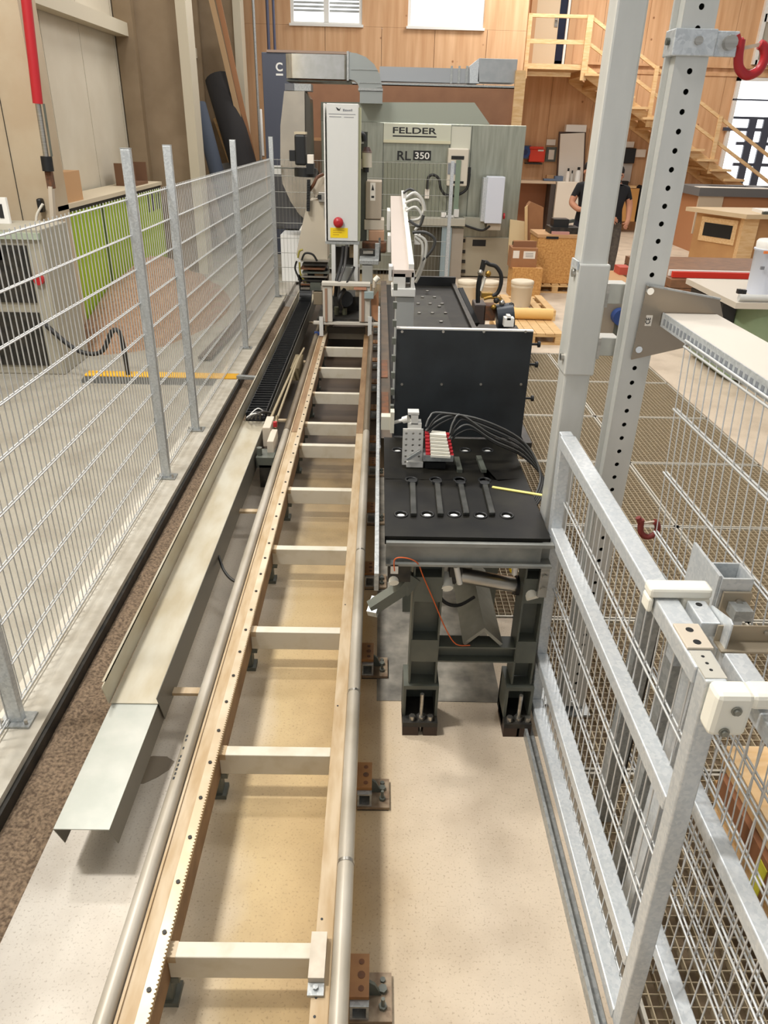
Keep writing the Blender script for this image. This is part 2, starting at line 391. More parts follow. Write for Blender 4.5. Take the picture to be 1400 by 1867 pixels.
wall_stairs = struct('wall_back_right', MB().box(XE - .02, 14, YC + .06, YC + .2, 0, 7.6), M_WOODWALL)
for i in range(6):
    a = XE + .02 + i * 1.12
    wall_piece(wall_stairs, M_WOODWALL, a, a + 1.113, YC, YC + .1, 0, 3.86); wall_piece(wall_stairs, M_WOODWALL, a, a + 1.113, YC, YC + .1, 4.0, 7.6)
struct('trim_2', MB().box(XE, 10, YC - .03, YC + .05, 3.78, 3.84).box(XE, 10, YC - .03, YC + .05, 3.96, 4.02), M_WOODWALL)
struct('wall_end', MB().box(XE - .22, XE, YB + .2, YC + .1, 0, 7.6), PINE, 'board return at the end of the window wall')

def lit_glazing():
    if 'lit' in MATS: return MATS['lit']
    m = bpy.data.materials.new('bright_daylight_glazing'); m.use_nodes = True; b = m.node_tree.nodes['Principled BSDF']
    b.inputs['Base Color'].default_value = (.9, .93, .97, 1); b.inputs['Emission Color'].default_value = (.96, .985, 1, 1); b.inputs['Emission Strength'].default_value = 2.2
    MATS['lit'] = m; return m
def window(n, x0, x1, z0, z1, y, blinds):
    t = .07
    o = struct('window_%d' % n, MB().box(x0, x1, y + .02, y + .1, z0, z0 + t).box(x0, x1, y + .02, y + .1, z1 - t, z1).box(x0, x0 + t, y + .02, y + .1, z0 + t, z1 - t).box(x1 - t, x1, y + .02, y + .1, z0 + t, z1 - t), WHITE)
    part(o, 'pane', MB().box(x0 + t, x1 - t, y + .18, y + .19, z0 + t, z1 - t), lit_glazing())
    part(o, 'sill', MB().box(x0 - .03, x1 + .03, y - .06, y + .02, z0 - .02, z0 + .03), WHITE)
    if blinds:
        xm = (x0 + x1) / 2
        part(o, 'mullion', MB().box(xm - .06, xm + .06, y + .01, y + .05, z0 + t, z1 - t), WHITE)
        for k in range(int((z1 - z0 - .35) / .075)):
            z = z0 + .27 + k * .075
            for a, b in ((x0 + t, xm - .06), (xm + .06, x1 - t)):
                part(o, 'blind_slat', MB().add([(a, y + .1, z), (b, y + .1, z), (b, y + .15, z + .05), (a, y + .15, z + .05), (a, y + .1, z + .004), (b, y + .1, z + .004), (b, y + .15, z + .054), (a, y + .15, z + .054)],
                     [(0, 1, 2, 3), (7, 6, 5, 4), (0, 4, 5, 1), (1, 5, 6, 2), (2, 6, 7, 3), (3, 7, 4, 0)]), mat('blind_slat_grey', (150, 150, 146), .5))
window(1, wx[0], wx[1], zs, ze, YB, True); window(2, wx[2], wx[3], zs, ze, YB, False)

# left wall: sandwich panels, columns, rails
XL = -4.2
wl = struct('wall_left', MB().box(XL - .2, XL - .06, -1, YB + .2, 0, 7.6), PANELM)
ys = [-1, 1.1, 3.2, 5.2, 7.2, 8.4, 9.35, 10.75, 12.1, 13.6, 15.0, 16.4, 17.8, 19.2, YB]
for a, b in zip(ys, ys[1:]): wall_piece(wl, PANELM, XL - .06, XL, a + .008, b - .008, .05, 7.6)
def column(n, y, xr, d=.45):
    o = struct('trim_%d' % n, MB().box(XL, xr - .16, y + .16, y + .24, 0, 7.6), COLM, 'wide steel column standing against the left wall')
    part(o, 'flange', MB().box(xr - .16, xr, y - .02, y + d, 0, 7.6), COLF)
    part(o, 'rib', MB().box(XL + .02, XL + .3, y - .02, y + .16, 0, 7.6), COLM)
column(3, 13.7, -3.05); column(4, 18.6, -3.0)
struct('trim_5', MB().box(XL, -3.62, 8.8, 9.25, 0, 7.6), COLT, 'pale boxed column with a dark seam at the left edge')
struct('trim_6', MB().box(-3.98, -3.974, 8.79, 8.80, .9, 7.6), IRON)
struct('trim_7', MB().box(XL + .02, XL + .22, 9.25, 13.7, 3.58, 3.76), COLF, 'pale horizontal wall rail over the panels')
struct('trim_8', MB().box(XL + .02, XL + .22, 14.2, 18.6, 3.64, 3.82), COLF, 'pale horizontal wall rail behind the wide column')
# vertical pipes in the corner
for px, r, m, lab, yy in ((464, .03, GALV2, 'thin grey pipe in the corner left of the two blue pipes', 19.2), (489, .035, mat('blue_grey_pipe', (82, 86, 110), .4), 'left one of two blue grey pipes on the board wall', 19.6), (500, .03, mat('blue_grey_pipe', (82, 86, 110), .4), 'right one of two blue grey pipes on the board wall', 19.6)):
    p = at(px, 60, yy); single('wall_pipe', MB().cyl((p.x, yy, 0), (p.x, yy, 7), r, 10), m, lab, 'pipe', 'pipes in the wall corner')

# glazed front at the far right
g0, g1 = at(1352, 140, YC - .3), at(1352, 325, YC - .3); gx0 = g0.x; gx1 = gx0 + 2.6; gz0, gz1 = 1.05, g0.z
DKF = mat('dark_window_frame', (66, 70, 84), .5)
wr = struct('window_3', MB().box(gx0, gx0 + .09, YC - .12, YC - .02, gz0, gz1).box(gx0, gx1, YC - .12, YC - .02, gz1 - .08, gz1).box(gx0, gx1, YC - .12, YC - .02, gz0, gz0 + .1), WHITE)
part(wr, 'pane', MB().box(gx0 + .09, gx1, YC - .08, YC - .06, gz0 + .1, gz1 - .08), lit_glazing())
zt = at(1370, 213, YC).z
part(wr, 'transom', MB().box(gx0, gx1, YC - .13, YC - .04, at(1370, 184, YC).z, at(1370, 181, YC).z), DKF)
part(wr, 'transom', MB().box(gx0 + .1, gx1, YC - .13, YC - .04, zt - .06, zt), DKF)
for px in (1358, 1384):
    x = at(px, 270, YC).x; part(wr, 'post', MB().box(x - .1, x + .1, YC - .15, YC - .04, gz0, zt), DKF)
for px, py in ((1350, 236), (1372, 262), (1366, 300)):
    p = at(px, py, YC); part(wr, 'glazing_bar', MB().box(p.x - .5, p.x + .9, YC - .14, YC - .05, p.z - .04, p.z + .04), DKF)
p = at(1372, 118, YC); q = at(1372, 36, YC)
wr2 = struct('window_4', MB().box(p.x - .05, p.x + .05, YC - .12, YC, p.z, 7).box(p.x, p.x + 2, YC - .12, YC, p.z, p.z + .1).box(p.x, p.x + 2, YC - .12, YC, q.z - .05, q.z + .12), WHITE)
for a, b in ((p.z + .1, q.z - .05), (q.z + .12, 7)):
    part(wr2, 'shutter_panel', MB().box(p.x + .05, p.x + 2, YC - .07, YC - .03, a, b), mat('shutter_grey', (176, 168, 152), .5))

# ---- landing and stair of pine, door behind it
YS = 20.3
def pz(px, py): return at(px, py, YS)
a = pz(955, 115); b = pz(1066, 128); xl, xr = a.x, b.x; zl = a.z
st = thing('wooden_staircase', 'pine staircase with landing and railing along the board wall', 'staircase', ((xl + xr) / 2, 21, 0))
part(st, 'landing', MB().box(xl, xr, YS + .06, YC - .04, zl - .10, zl - .04), PINE)
part(st, 'fascia_board', MB().box(xl, xr - .1, YS, YS + .06, b.z, zl), PINE)
part(st, 'joist', MB().box(xl, xr - .3, YS + .1, YS + .18, b.z - .14, b.z - .05), PINE)
zr = pz(955, 24).z; zm = pz(955, 72).z
part(st, 'handrail', MB().box(xl, xr + .04, YS - .02, YS + .06, zr - .07, zr), PINE)
part(st, 'mid_rail', MB().box(xl, xr, YS, YS + .05, zm - .07, zm + .02), PINE)
part(st, 'post', MB().box(xl, xl + .09, YS - .05, YS, b.z - .2, zr), PINE)
part(st, 'post', MB().box(xr - .1, xr + .04, YS - .06, YS, pz(1066, 147).z, zr), PINE)
part(st, 'support_post', MB().box(xl - .16, xl - .02, YS - .05, YS + .1, 0, zl - .1), PINE)
e = pz(1330, 318); sl = (e.z - zl) / (e.x - xr); xe = 10.6
def zline(x, dz): return zl + dz + sl * (x - xr)
ln = math.hypot(1, sl)
for nm, dz, h in (('handrail', zr - zl - .04, .07), ('mid_rail', zm - zl - .03, .07), ('stringer', -.12, .22)):
    part(st, nm, MB().prism([(xr, zline(xr, dz - h / 2 * ln)), (xe, zline(xe, dz - h / 2 * ln)), (xe, zline(xe, dz + h / 2 * ln)), (xr, zline(xr, dz + h / 2 * ln))], 'y', YS - .01, YS + .05), PINE)
part(st, 'stringer', MB().prism([(xr, zline(xr, -.3)), (xe, zline(xe, -.3)), (xe, zline(xe, -.05)), (xr, zline(xr, -.05))], 'y', YC - .12, YC - .07), PINE)
x = xr + 1.7
while x < xe:
    part(st, 'baluster', MB().box(x - .05, x + .05, YS - .05, YS - .01, zline(x, -.3), zline(x, zr - zl)), PINE); x += 1.75
n = 15; run = (xe - xr) / n
for k in range(n):
    x = xr + run * (k + .1); z = zline(x + run * .5, -.05)
    part(st, 'tread', MB().box(x - .06, x + run + .06, YS - .15, YC - .12, z - .05, z), PINE)
    part(st, 'riser', MB().box(x - .02, x + .02, YS + .06, YC - .12, z, z - sl * run), PINE)
d0, d1 = at(968, 112, YC), at(1016, 112, YC)
dr = struct('door_1', MB().box(d0.x, d1.x - .1, YC - .1, YC - .04, zl, 6.6), mat('pale_door', (206, 186, 156), .6))
part(dr, 'opening', MB().box(d1.x - .1, at(1034, 60, YC).x, YC - .03, YC - .01, zl, 6.6), mat('dark_blue_glass', (28, 36, 56), .2))
part(dr, 'frame', MB().box(d0.x - .14, d0.x, YC - .12, YC, zl, 6.7).box(at(1034, 60, YC).x, at(1046, 60, YC).x, YC - .12, YC, zl, 6.7), mat('door_frame_pine', (190, 150, 110), .6))
part(dr, 'stile', MB().box(at(1029, 60, YC).x, at(1033, 60, YC).x, YC - .1, YC - .04, zl, 6.6), WHITE)
part(dr, 'handle', MB().cyl((d1.x - .16, YC - .2, zl + 1.05), (d1.x - .16, YC - .1, zl + 1.05), .025).box(d1.x - .2, d1.x - .12, YC - .12, YC - .1, zl + .9, zl + 1.15), STEEL)

# ================================================================ LEFT MESH FENCE
XF = -1.56
fe = thing('mesh_fence', 'tall galvanised rod mesh safety fence on the left kerb', 'fence', (XF, 5.5, .035))
POSTS = [2.46, 5.02, 6.0, 8.67, 11.69]
for y in POSTS:
    x = XF
    p = part(fe, 'post', MB().box(x - .03, x + .03, y - .02, y + .02, .045, 2.25), GALV, bev=.004)
    bp = part(p, 'base_plate', MB().box(x - .07, x + .07, y - .05, y + .05, .036, .046), GALV2)
    part(p, 'anchor_bolt', MB().cyl((x + .052, y - .03, .044), (x + .052, y - .03, .07), .008, 8).cyl((x - .052, y - .03, .044), (x - .052, y - .03, .07), .008, 8), STEEL)
    part(p, 'post_cap', MB().box(x - .031, x + .031, y - .021, y + .021, 2.25, 2.256), GALV2)
    for z in (1.3, .48, 1.94): part(p, 'clip', MB().box(x - .036, x - .028, y - .024, y + .024, z, z + .035), GALV2)
WIRE = mat('fence_wire', (206, 207, 206), .4, .45)
vm = rod_mesh('vertical_wire', 1.93, .0032, WIRE, 'z', 5)
HZ = [1.962, 1.75, 1.537, 1.325, 1.113, .9, .69, .478, .265, .06]
segs = [(1.3, 2.44), (2.48, 5.0), (5.04, 5.98), (6.02, 8.65), (8.69, 11.67)]
for a, b in segs:
    n = int((b - a) / .0515)
    for k in range(n + 1): inst(fe, 'vertical_wire', vm, (XF - .032, a + (b - a) * k / n, .05))
    hm = mesh_of('horizontal_wire', MB().cyl((-.007, 0, 0), (-.007, b - a, 0), .004, 5).cyl((.007, 0, 0), (.007, b - a, 0), .004, 5), Vector((0, 0, 0)), WIRE)
    for z in HZ: inst(fe, 'horizontal_wire', hm, (XF - .032, a, z))
x0, x1 = XF + .03, 1.02
n = int((x1 - x0) / .0515)
vb = rod_mesh('vertical_wire', 1.93, .0022, mat('far_wire', (150, 150, 142), .45, .4), 'z', 4)
for k in range(n + 1): inst(fe, 'vertical_wire', vb, (x0 + (x1 - x0) * k / n, 11.69, .05))
hm = mesh_of('horizontal_wire', MB().cyl((0, -.007, 0), (x1 - x0, -.007, 0), .0035, 5).cyl((0, .007, 0), (x1 - x0, .007, 0), .0028, 5), Vector((0, 0, 0)), mat('far_wire', (150, 150, 142), .45, .4))
for z in HZ: inst(fe, 'horizontal_wire', hm, (x0, 11.69, z))
part(fe, 'end_post', MB().box(x1, x1 + .05, 11.67, 11.71, 0, 2.0), GALV)

# ================================================================ RAIL TRACK
tr = thing('rail_track', 'long cream steel rail track with crossbeams and two pipe rails', 'rail track', (-.37, 5.5, 0))
Y0, Y1 = .55, 11.6
BY = [1.33, 2.115, 2.9, 3.685, 4.47, 5.25, 5.72, 6.5, 7.29, 8.08, 8.86, 9.65, 10.4, 11.2]
# left channel: top web, two flanges
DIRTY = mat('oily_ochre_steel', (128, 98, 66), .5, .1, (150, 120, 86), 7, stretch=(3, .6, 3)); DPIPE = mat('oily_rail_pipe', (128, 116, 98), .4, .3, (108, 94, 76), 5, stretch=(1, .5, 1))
YM = 5.47
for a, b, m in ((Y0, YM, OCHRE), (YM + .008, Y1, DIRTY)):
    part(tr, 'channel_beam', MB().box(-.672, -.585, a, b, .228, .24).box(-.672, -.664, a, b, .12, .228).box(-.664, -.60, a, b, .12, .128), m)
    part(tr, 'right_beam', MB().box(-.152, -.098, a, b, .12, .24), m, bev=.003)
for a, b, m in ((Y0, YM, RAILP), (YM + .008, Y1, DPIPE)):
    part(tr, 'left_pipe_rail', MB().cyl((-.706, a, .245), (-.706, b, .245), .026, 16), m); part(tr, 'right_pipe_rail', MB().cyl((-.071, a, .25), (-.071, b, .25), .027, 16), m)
part(tr, 'inner_flange', MB().box(-.593, -.585, Y0, Y1, .12, .228), mat('brown_flange', (116, 88, 62), .6, .1, (140, 110, 80), 9))
part(tr, 'edge_strip', MB().box(-.676, -.668, Y0, Y1, .24, .247), OCHRE)
rk = []; y = Y0
while y < Y1: rk += [(-.586, y), (-.581, y + .003), (-.581, y + .0075), (-.586, y + .0105)]; y += .0125
rack = MB().box(-.617, -.5862, Y0, Y1, .24, .257)
n = len(rk); vs = [(a, b, .24) for a, b in rk] + [(a, b, .257) for a, b in rk] + [(-.5865, b, .257) for a, b in rk]
rack.add(vs, [(i, i + 1, n + i + 1, n + i) for i in range(n - 1)] + [(n + i, n + i + 1, 2 * n + i + 1, 2 * n + i) for i in range(n - 1)])
part(tr, 'gear_rack', rack, mat('rack_steel', (188, 168, 138), .4, .4, (206, 190, 164), 6))
sm = mesh_of('rack_screw', MB().cyl((0, 0, 0), (0, 0, .004), .007, 8).cyl((0, 0, .004), (0, 0, .0045), .003, 6), Vector((0, 0, 0)), IRON)
y = .7
while y < 8.3: inst(tr, 'rack_screw', sm, (-.602, y, .257)); y += .1655
part(tr, 'pipe_web', MB().box(-.69, -.672, Y0, Y1, .15, .235), RAILP)
part(tr, 'pipe_web', MB().box(-.098, -.06, Y0, Y1, .15, .23), OCHRE)
for y in (1.6, 2.42, 3.6): part(tr, 'weld_seam', MB().cyl((-.071, y, .25), (-.071, y + .012, .25), .0285, 16), STEEL)
hm = mesh_of('beam_hole', MB().cyl((0, 0, 0), (0, 0, .0012), .004, 8), Vector((0, 0, 0)), BLACK)
for y in (1.14, 1.19, 1.42, 2.36, 3.1): inst(tr, 'beam_hole', hm, (-.137, y, .24))
part(tr, 'end_stop', MB().box(-.162, -.116, 1.225, 1.36, .24, .272), mat('raw_plate', (196, 184, 166), .5, .2, (180, 168, 150), 20))
for k in range(11):
    if k in (6, 8): continue
    part(tr, 'pipe_print', MB().box(-.7195 + .001 * (k % 2), -.712, 1.93 + .021 * k, 1.942 + .021 * k, .2685, .2700), INK)
part(tr, 'stop_bracket', MB().box(-.162, -.116, 1.19, 1.225, .24, .25).cyl((-.14, 1.21, .25), (-.14, 1.21, .258), .008, 6), GALV2)
for y in BY:
    b = part(tr, 'crossbeam', MB().box(-.585, -.152, y - .024, y + .024, .125, .228), CREAM, bev=.003)
    part(b, 'end_weld', MB().box(-.585, -.56, y - .0245, y + .0245, .2, .2285), OCHRE)
fm = None
for y in BY:
    f0 = y - .04
    part(tr, 'bracket_block', MB().box(-.098, .012, f0 - .02, f0 + .11, .085, .1).box(-.098, -.09, f0 - .02, f0 + .11, .1, .15), mat('brown_ochre', (158, 112, 62), .55, .1, (140, 96, 54), 12), 'ochre bracket plate with three bolt holes')
    part(tr, 'bracket_hole', MB().cyl((-.012, f0 + .085, .1), (-.012, f0 + .085, .1012), .009, 10).cyl((-.012, f0 + .045, .1), (-.012, f0 + .045, .1012), .012, 10).cyl((-.012, f0 + .005, .1), (-.012, f0 + .005, .1012), .009, 10), RUST)
    t = MB(); u = .008
    t.box(-.045, .012, f0 - .04, f0 + .1, .077, .085).box(-.045, .012, f0 - .04, f0 + .1, .018, .026).box(-.045, -.037, f0 - .04, f0 + .1, .026, .077).box(.004, .012, f0 - .04, f0 + .1, .026, .077)
    part(tr, 'foot_tube', t, GALV2)
    part(tr, 'gusset', MB().prism([(.012, .018), (.05, .018), (.03, .07), (.012, .085)], 'y', f0 + .03, f0 + .04), GUN)
    part(tr, 'foot_plate', MB().box(-.045, .083, f0 - .045, f0 + .1, .006, .018), mat('foot_plate_steel', (150, 132, 108), .55, .3, (120, 98, 76), 25))
    part(tr, 'foot_pad', MB().box(-.045, .08, f0 - .045, f0 - .01, 0, .006).box(-.045, .08, f0 + .05, f0 + .09, 0, .006), IRON)
    part(tr, 'anchor_bolt', MB().cyl((.055, f0 - .005, .018), (.055, f0 - .005, .03), .013, 6).cyl((.055, f0 - .005, .03), (.055, f0 - .005, .065), .006, 8).cyl((.055, f0 + .045, .018), (.055, f0 + .045, .032), .014, 6).cyl((.055, f0 + .075, .018), (.055, f0 + .075, .026), .009, 6), GUN)
    part(tr, 'left_foot', MB().box(-.655, -.57, f0 + .0, f0 + .07, .0, .02).box(-.64, -.585, f0 + .01, f0 + .06, .02, .12).box(-.585, -.56, f0 + .015, f0 + .05, .1, .125), GUN)

# ================================================================ CABLE TROUGH
ct = thing('cable_trough', 'dusty sheet metal cable trough lying between fence and rail', 'cable trough', (-.98, 5, 0))
yA, yB, zt = 2.36, 11.0, .235
part(ct, 'trough_floor', MB().box(-1.09, -.888, yA, 5.7, zt, zt + .003).box(-1.09, -.888, 5.7, yB, zt - .02, zt - .017), DUSTM)
part(ct, 'left_flange', MB().prism([(yA, zt), (yA - .035, zt + .11), (yA - .03, zt + .118), (yB, zt + .118), (yB, zt)], 'x', -1.098, -1.094).box(-1.108, -1.094, yA, yB, zt + .114, zt + .118), DUSTM)
part(ct, 'right_flange', MB().prism([(yA - .02, zt + .05), (yB, zt + .05), (yB, zt - .12), (yA + .04, zt - .12)], 'x', -.888, -.885), mat('flange_shaded', (112, 108, 98), .5, .3))  # darker colour paints in the shade on the outer face
part(ct, 'end_cover', MB().box(-1.085, -.893, 1.74, yA + .1, zt - .006, zt - .002), mat('clean_zinc_sheet', (168, 170, 160), .45, .3, (184, 184, 174), 6))
COVF = mat('flange_shaded', (112, 108, 98), .5, .3)  # same painted shade for the cover flanges
part(ct, 'cover_flange', MB().prism([(1.74, zt - .006), (1.785, zt - .13), (yA + .1, zt - .13), (yA + .1, zt - .006)], 'x', -.896, -.893).prism([(1.74, zt - .006), (1.785, zt - .13), (yA + .1, zt - .13), (yA + .1, zt - .006)], 'x', -1.086, -1.083), COVF)
for y in (2.55, 4.3, 6.0, 7.8, 9.6):
    part(ct, 'bracket_bar', MB().box(-1.1, -.69, y - .02, y + .02, .13, .145).box(-1.1, -1.08, y - .02, y + .02, 0, .2), OCHRE)
ec = thing('energy_chain', 'black ribbed energy chain lying in the cable trough', 'energy chain', (-.98, 8, .24))
lm = mesh_of('chain_link', MB().box(-.083, -.076, -.03, .034, 0, .07).box(.076, .083, -.03, .034, 0, .07).box(-.076, .076, -.018, .014, .06, .068).box(-.076, .076, -.03, .03, 0, .006).box(-.076, .076, -.012, -.004, .068, .074), Vector((0, 0, 0)), BLACK)
y = 5.78
while y < 10.2: inst(ec, 'chain_link', lm, (-.99, y, .222)); y += .066
for k in range(18):
    a = math.pi * k / 17 - math.pi / 2
for k in range(14):
    o = inst(ec, 'chain_link', lm, (-.99, 10.2 + .2 * math.cos(-math.pi / 2 + math.pi * k / 13), .43 + .2 * math.sin(-math.pi / 2 + math.pi * k / 13)))
    o.rotation_euler = (math.pi * k / 13, 0, 0)
lp = MB()
for k in range(4):
    x = -1.05 + k * .035
    lp.tube([(x, 5.8, .26), (x + .0, 5.68, .27), (x + .03, 5.6, .3 + .02 * k), (x + .08, 5.66, .33), (x + .1, 5.76, .29), (x + .09, 5.84, .26)], .008, 6, 4)
part(ec, 'cable_loop', lp, mat('grey_cable', (70, 68, 66), .45))
part(ec, 'cable_tie', MB().tube([(-1.04, 5.62, .3), (-.98, 5.6, .34), (-.92, 5.66, .31)], .006).tube([(-1.02, 5.66, .31), (-.96, 5.7, .35), (-.91, 5.74, .3)], .005), WHITE)
# tensioner at the head of the trough
tn = thing('cable_clamp_unit', 'dusty beige cable clamp unit beside the open end of the energy chain', 'clamp', (-.82, 5.4, 0))
part(tn, 'clamp_block', MB().box(-.86, -.80, 5.25, 5.5, .2, .36).box(-.80, -.75, 5.05, 5.3, .18, .33), BEIGE, bev=.006)
part(tn, 'clamp_jaw', MB().box(-.87, -.74, 4.95, 5.12, .16, .24).cyl((-.85, 5.0, .24), (-.85, 5.0, .3), .02, 10), GUN)
part(tn, 'red_knob', MB().cyl((-.775, 5.35, .33), (-.775, 5.35, .37), .016, 10), REDP, 'small red knob')
part(tn, 'stand', MB().box(-.85, -.76, 4.95, 5.2, 0, .18), IRON)
part(tn, 'hose', MB().tube([(-.83, 5.45, .34), (-.82, 6.2, .33), (-.815, 7.0, .3), (-.80, 7.4, .3)], .012).tube([(-.78, 5.4, .34), (-.775, 6.3, .35), (-.78, 7.1, .34), (-.76, 7.6, .34)], .01), mat('dusty_hose', (150, 136, 108), .5))
part(tn, 'fitting', MB().cyl((-.78, 5.38, .3), (-.78, 5.5, .36), .012, 8).box(-.84, -.76, 7.0, 7.5, .18, .3), mat('dusty_bronze', (120, 106, 78), .5, .3))
single('floor_cable', MB().tube([(-.885, 3.62, .2), (-.84, 3.52, .17), (-.78, 3.45, .15), (-.70, 3.42, .14)], .009), IRON, 'short dark cable bent from the trough to the left rail', 'cable')

# ================================================================ BLACK WORK TABLE (right of the rail)
wt = thing('clamping_table', 'black steel clamping table on grey I-beam legs with round holes', 'work table', (.36, 2.6, 0))
ZT = 1.0; tx0, tx1, ty0, ty1 = .045, .69, 2.475, 3.50
tab = MB()
def tpos(u, v, d): return Vector((u, v, ZT - d))
holes = {}
def ptop(px, py):
    p = atz(px, py, ZT); return p.x, p.y
rowsH = [[(731, 938), (779, 938), (828, 938), (876, 940), (924, 940)], [(750, 875), (794, 875), (838, 875), (883, 876)], [(725, 821), (800, 820), (848, 821), (889, 821)]]
ybr = [ty0, 2.69, 3.0, ty1]
for r, (ya, yb) in zip(rowsH, zip(ybr, ybr[1:])):
    cs = [ptop(*q) for q in r]; xb = [tx0] + [(a[0] + b[0]) / 2 for a, b in zip(cs, cs[1:])] + [tx1]
    for c, a, b in zip(cs, xb, xb[1:]):
        tab.holecell(a, b, ya, yb, c[0], c[1], .021, tpos, .03)
        part(wt, 'bushing', MB().lathe([(.018, -.02), (.018, -.006), (.014, -.004)], (c[0], c[1], ZT), 16), mat('bushing_glint', (238, 238, 234), .35, .3), 'steel bushing with its glint painted white')  # glint of the steel painted in as near-white colour
        part(wt, 'bushing_ring', MB().lathe([(.030, 0), (.030, .004), (.022, .004), (.022, 0)], (c[0], c[1], ZT), 16, False), BLACK)
tab.box(tx0, tx1, ty0, ty1, ZT - .036, ZT - .03).box(tx0, tx1, ty0, ty0 + .004, ZT - .03, ZT - .001).box(tx1 - .004, tx1, ty0, ty1, ZT - .03, ZT - .001).box(tx0, tx0 + .004, ty0, ty1, ZT - .03, ZT - .001)
part(wt, 'table_top', tab, TABLEM)
for (a, b) in (((754, 942), (752, 885)), ((803, 942), (797, 886)), ((850, 941), (840, 888)), ((897, 941), (884, 889))):
    p, q = ptop(*a), ptop(*b)
    part(wt, 'slide_bar', MB().bar((p[0], p[1], ZT + .008), (q[0], q[1], ZT + .008), .026, .016), mat('dark_slide', (70, 70, 66), .4, .5, (46, 46, 42), 18), bev=.003)
    part(wt, 'slide_stop', MB().cyl((q[0], q[1] + .02, ZT), (q[0], q[1] + .02, ZT + .016), .022, 12), BLACK)
for (a, b) in (((838, 862), (832, 838)), ((882, 862), (872, 836))):
    p, q = ptop(*a), ptop(*b); part(wt, 'slide_bar', MB().bar((p[0], p[1], ZT + .008), (q[0], q[1], ZT + .008), .024, .016), GUN)
single('steel_angle_rail', MB().box(.006, .022, 2.2, 6.6, ZT - .07, ZT + .002).box(.022, .0299, 3.5, 6.6, ZT - .07, ZT - .06), GALV2, 'long grey steel angle running along the left edge of both dark tables', 'rail')
part(wt, 'front_beam', MB().box(.05, .66, 2.47, 2.478, .895, .985).box(.05, .70, 2.45, 2.53, .985, .964 + .006).box(.05, .70, 2.44, 2.53, .885, .895).box(.66, .70, 2.5, 2.6, .895, .97), mat('apron_steel', (122, 124, 120), .45, .3, (142, 142, 136), 10))
for x in (.055, .64): part(wt, 'side_beam', MB().box(x, x + .01, 2.53, 3.5, .88, .965), GUN)
for x0, x1 in ((.165, .287), (.615, .705)):
    xm = (x0 + x1) / 2
    lg = part(wt, 'leg', MB().box(x0, x0 + .008, 2.5, 2.62, .25, .88).box(x1 - .008, x1, 2.5, 2.62, .25, .88).box(x0 + .008, x1 - .008, 2.56, 2.568, .25, .88), GUN)
    for za, zb in ((.68, .80), (.37, .485)): part(lg, 'stiffener', MB().box(x0 + .006, x1 - .006, 2.506, 2.56, zb - .01, zb).box(x0 + .004, x1 - .004, 2.498, 2.506, za, zb), GUN)
    part(lg, 'foot_head', MB().box(x0 - .02, x1 + .012, 2.485, 2.63, .225, .245).box(x0 - .02, x0 - .008, 2.485, 2.63, .02, .225).box(x1, x1 + .012, 2.485, 2.63, .02, .225).box(x0 - .02, x1 + .012, 2.61, 2.63, .02, .225), GUN)
    part(lg, 'foot_plate', MB().box(x0 - .02, x1 + .012, 2.44, 2.62, .05, .075), IRON)
    part(lg, 'foot_pad', MB().box(x0 - .02, x0 + .05, 2.44, 2.6, 0, .05).box(x1 - .05, x1 + .012, 2.44, 2.6, 0, .05), mat('pad_brown', (60, 44, 34), .7))
    part(lg, 'levelling_bolt', MB().cyl((xm, 2.47, .0), (xm, 2.47, .215), .009, 8).cyl((xm, 2.47, .075), (xm, 2.47, .092), .02, 6).cyl((xm - .04, 2.46, .075), (xm - .04, 2.46, .1), .014, 6).cyl((xm + .04, 2.46, .075), (xm + .04, 2.46, .1), .014, 6), STEEL)
part(wt, 'cross_beam', MB().box(.287, .615, 2.54, 2.55, .375, .443).box(.287, .615, 2.5, 2.58, .443, .45).box(.287, .615, 2.5, 2.58, .368, .375), GUN)
for x in (.17, .58): part(wt, 'rear_leg', MB().box(x, x + .1, 3.38, 3.46, 0, .96), GUN)
# inverted V deflector and cylinders under the table
part(wt, 'v_deflector', MB().prism([(.39, .462), (.475, .545), (.56, .462), (.55, .4505), (.475, .526), (.40, .4505)], 'y', 2.51, 3.1), mat('deflector_steel', (142, 142, 136), .4, .6, (122, 122, 116), 7))
def pneu(name, p, q, r, lab):
    p, q = Vector(p), Vector(q); d = (q - p).normalized()
    c = part(wt, name, MB().cyl(p, q, r, 14), STEEL, lab)
    part(c, 'end_cap', MB().cyl(p - d * .012, p + d * .02, r * 1.3, 14).cyl(q - d * .02, q + d * .012, r * 1.3, 14), BLACK)
pneu('pneumatic_cylinder', (.33, 2.6, .755), (.62, 2.6, .70), .033, 'long horizontal chrome cylinder')
for p, q, rr in (((.305, 2.50, .745), (.30, 2.56, .775), .024), ((.655, 2.49, .71), (.64, 2.55, .755), .026), ((.085, 2.45, .80), (.08, 2.5, .825), .02)): part(wt, 'white_cap', MB().cyl(p, q, rr, 14), PEW, 'off-white round end cap')
part(wt, 'cylinder_tail', MB().bar((-.005, 2.46, .67), (.14, 2.5, .76), .05, .045).bar((.11, 2.5, .74), (.16, 2.52, .80), .07, .06), GUN)
part(wt, 'square_tube_end', MB().bar((.0, 2.44, .655), (.02, 2.5, .69), .04, .04), GALV2)
part(wt, 'valve_block', MB().box(.06, .15, 2.46, 2.55, .80, .88), IRON)
part(wt, 'valve_block', MB().box(.31, .36, 2.5, 2.6, .8, .88), IRON)
part(wt, 'white_fitting', MB().box(.07, .10, 2.44, 2.47, .85, .89), ALU)
for p, q in (((.33, 2.47, .87), (.35, 2.47, .79)), ((.57, 2.5, .88), (.57, 2.5, .82))): part(wt, 'white_fitting', MB().cyl(p, q, .012, 8), ALU)
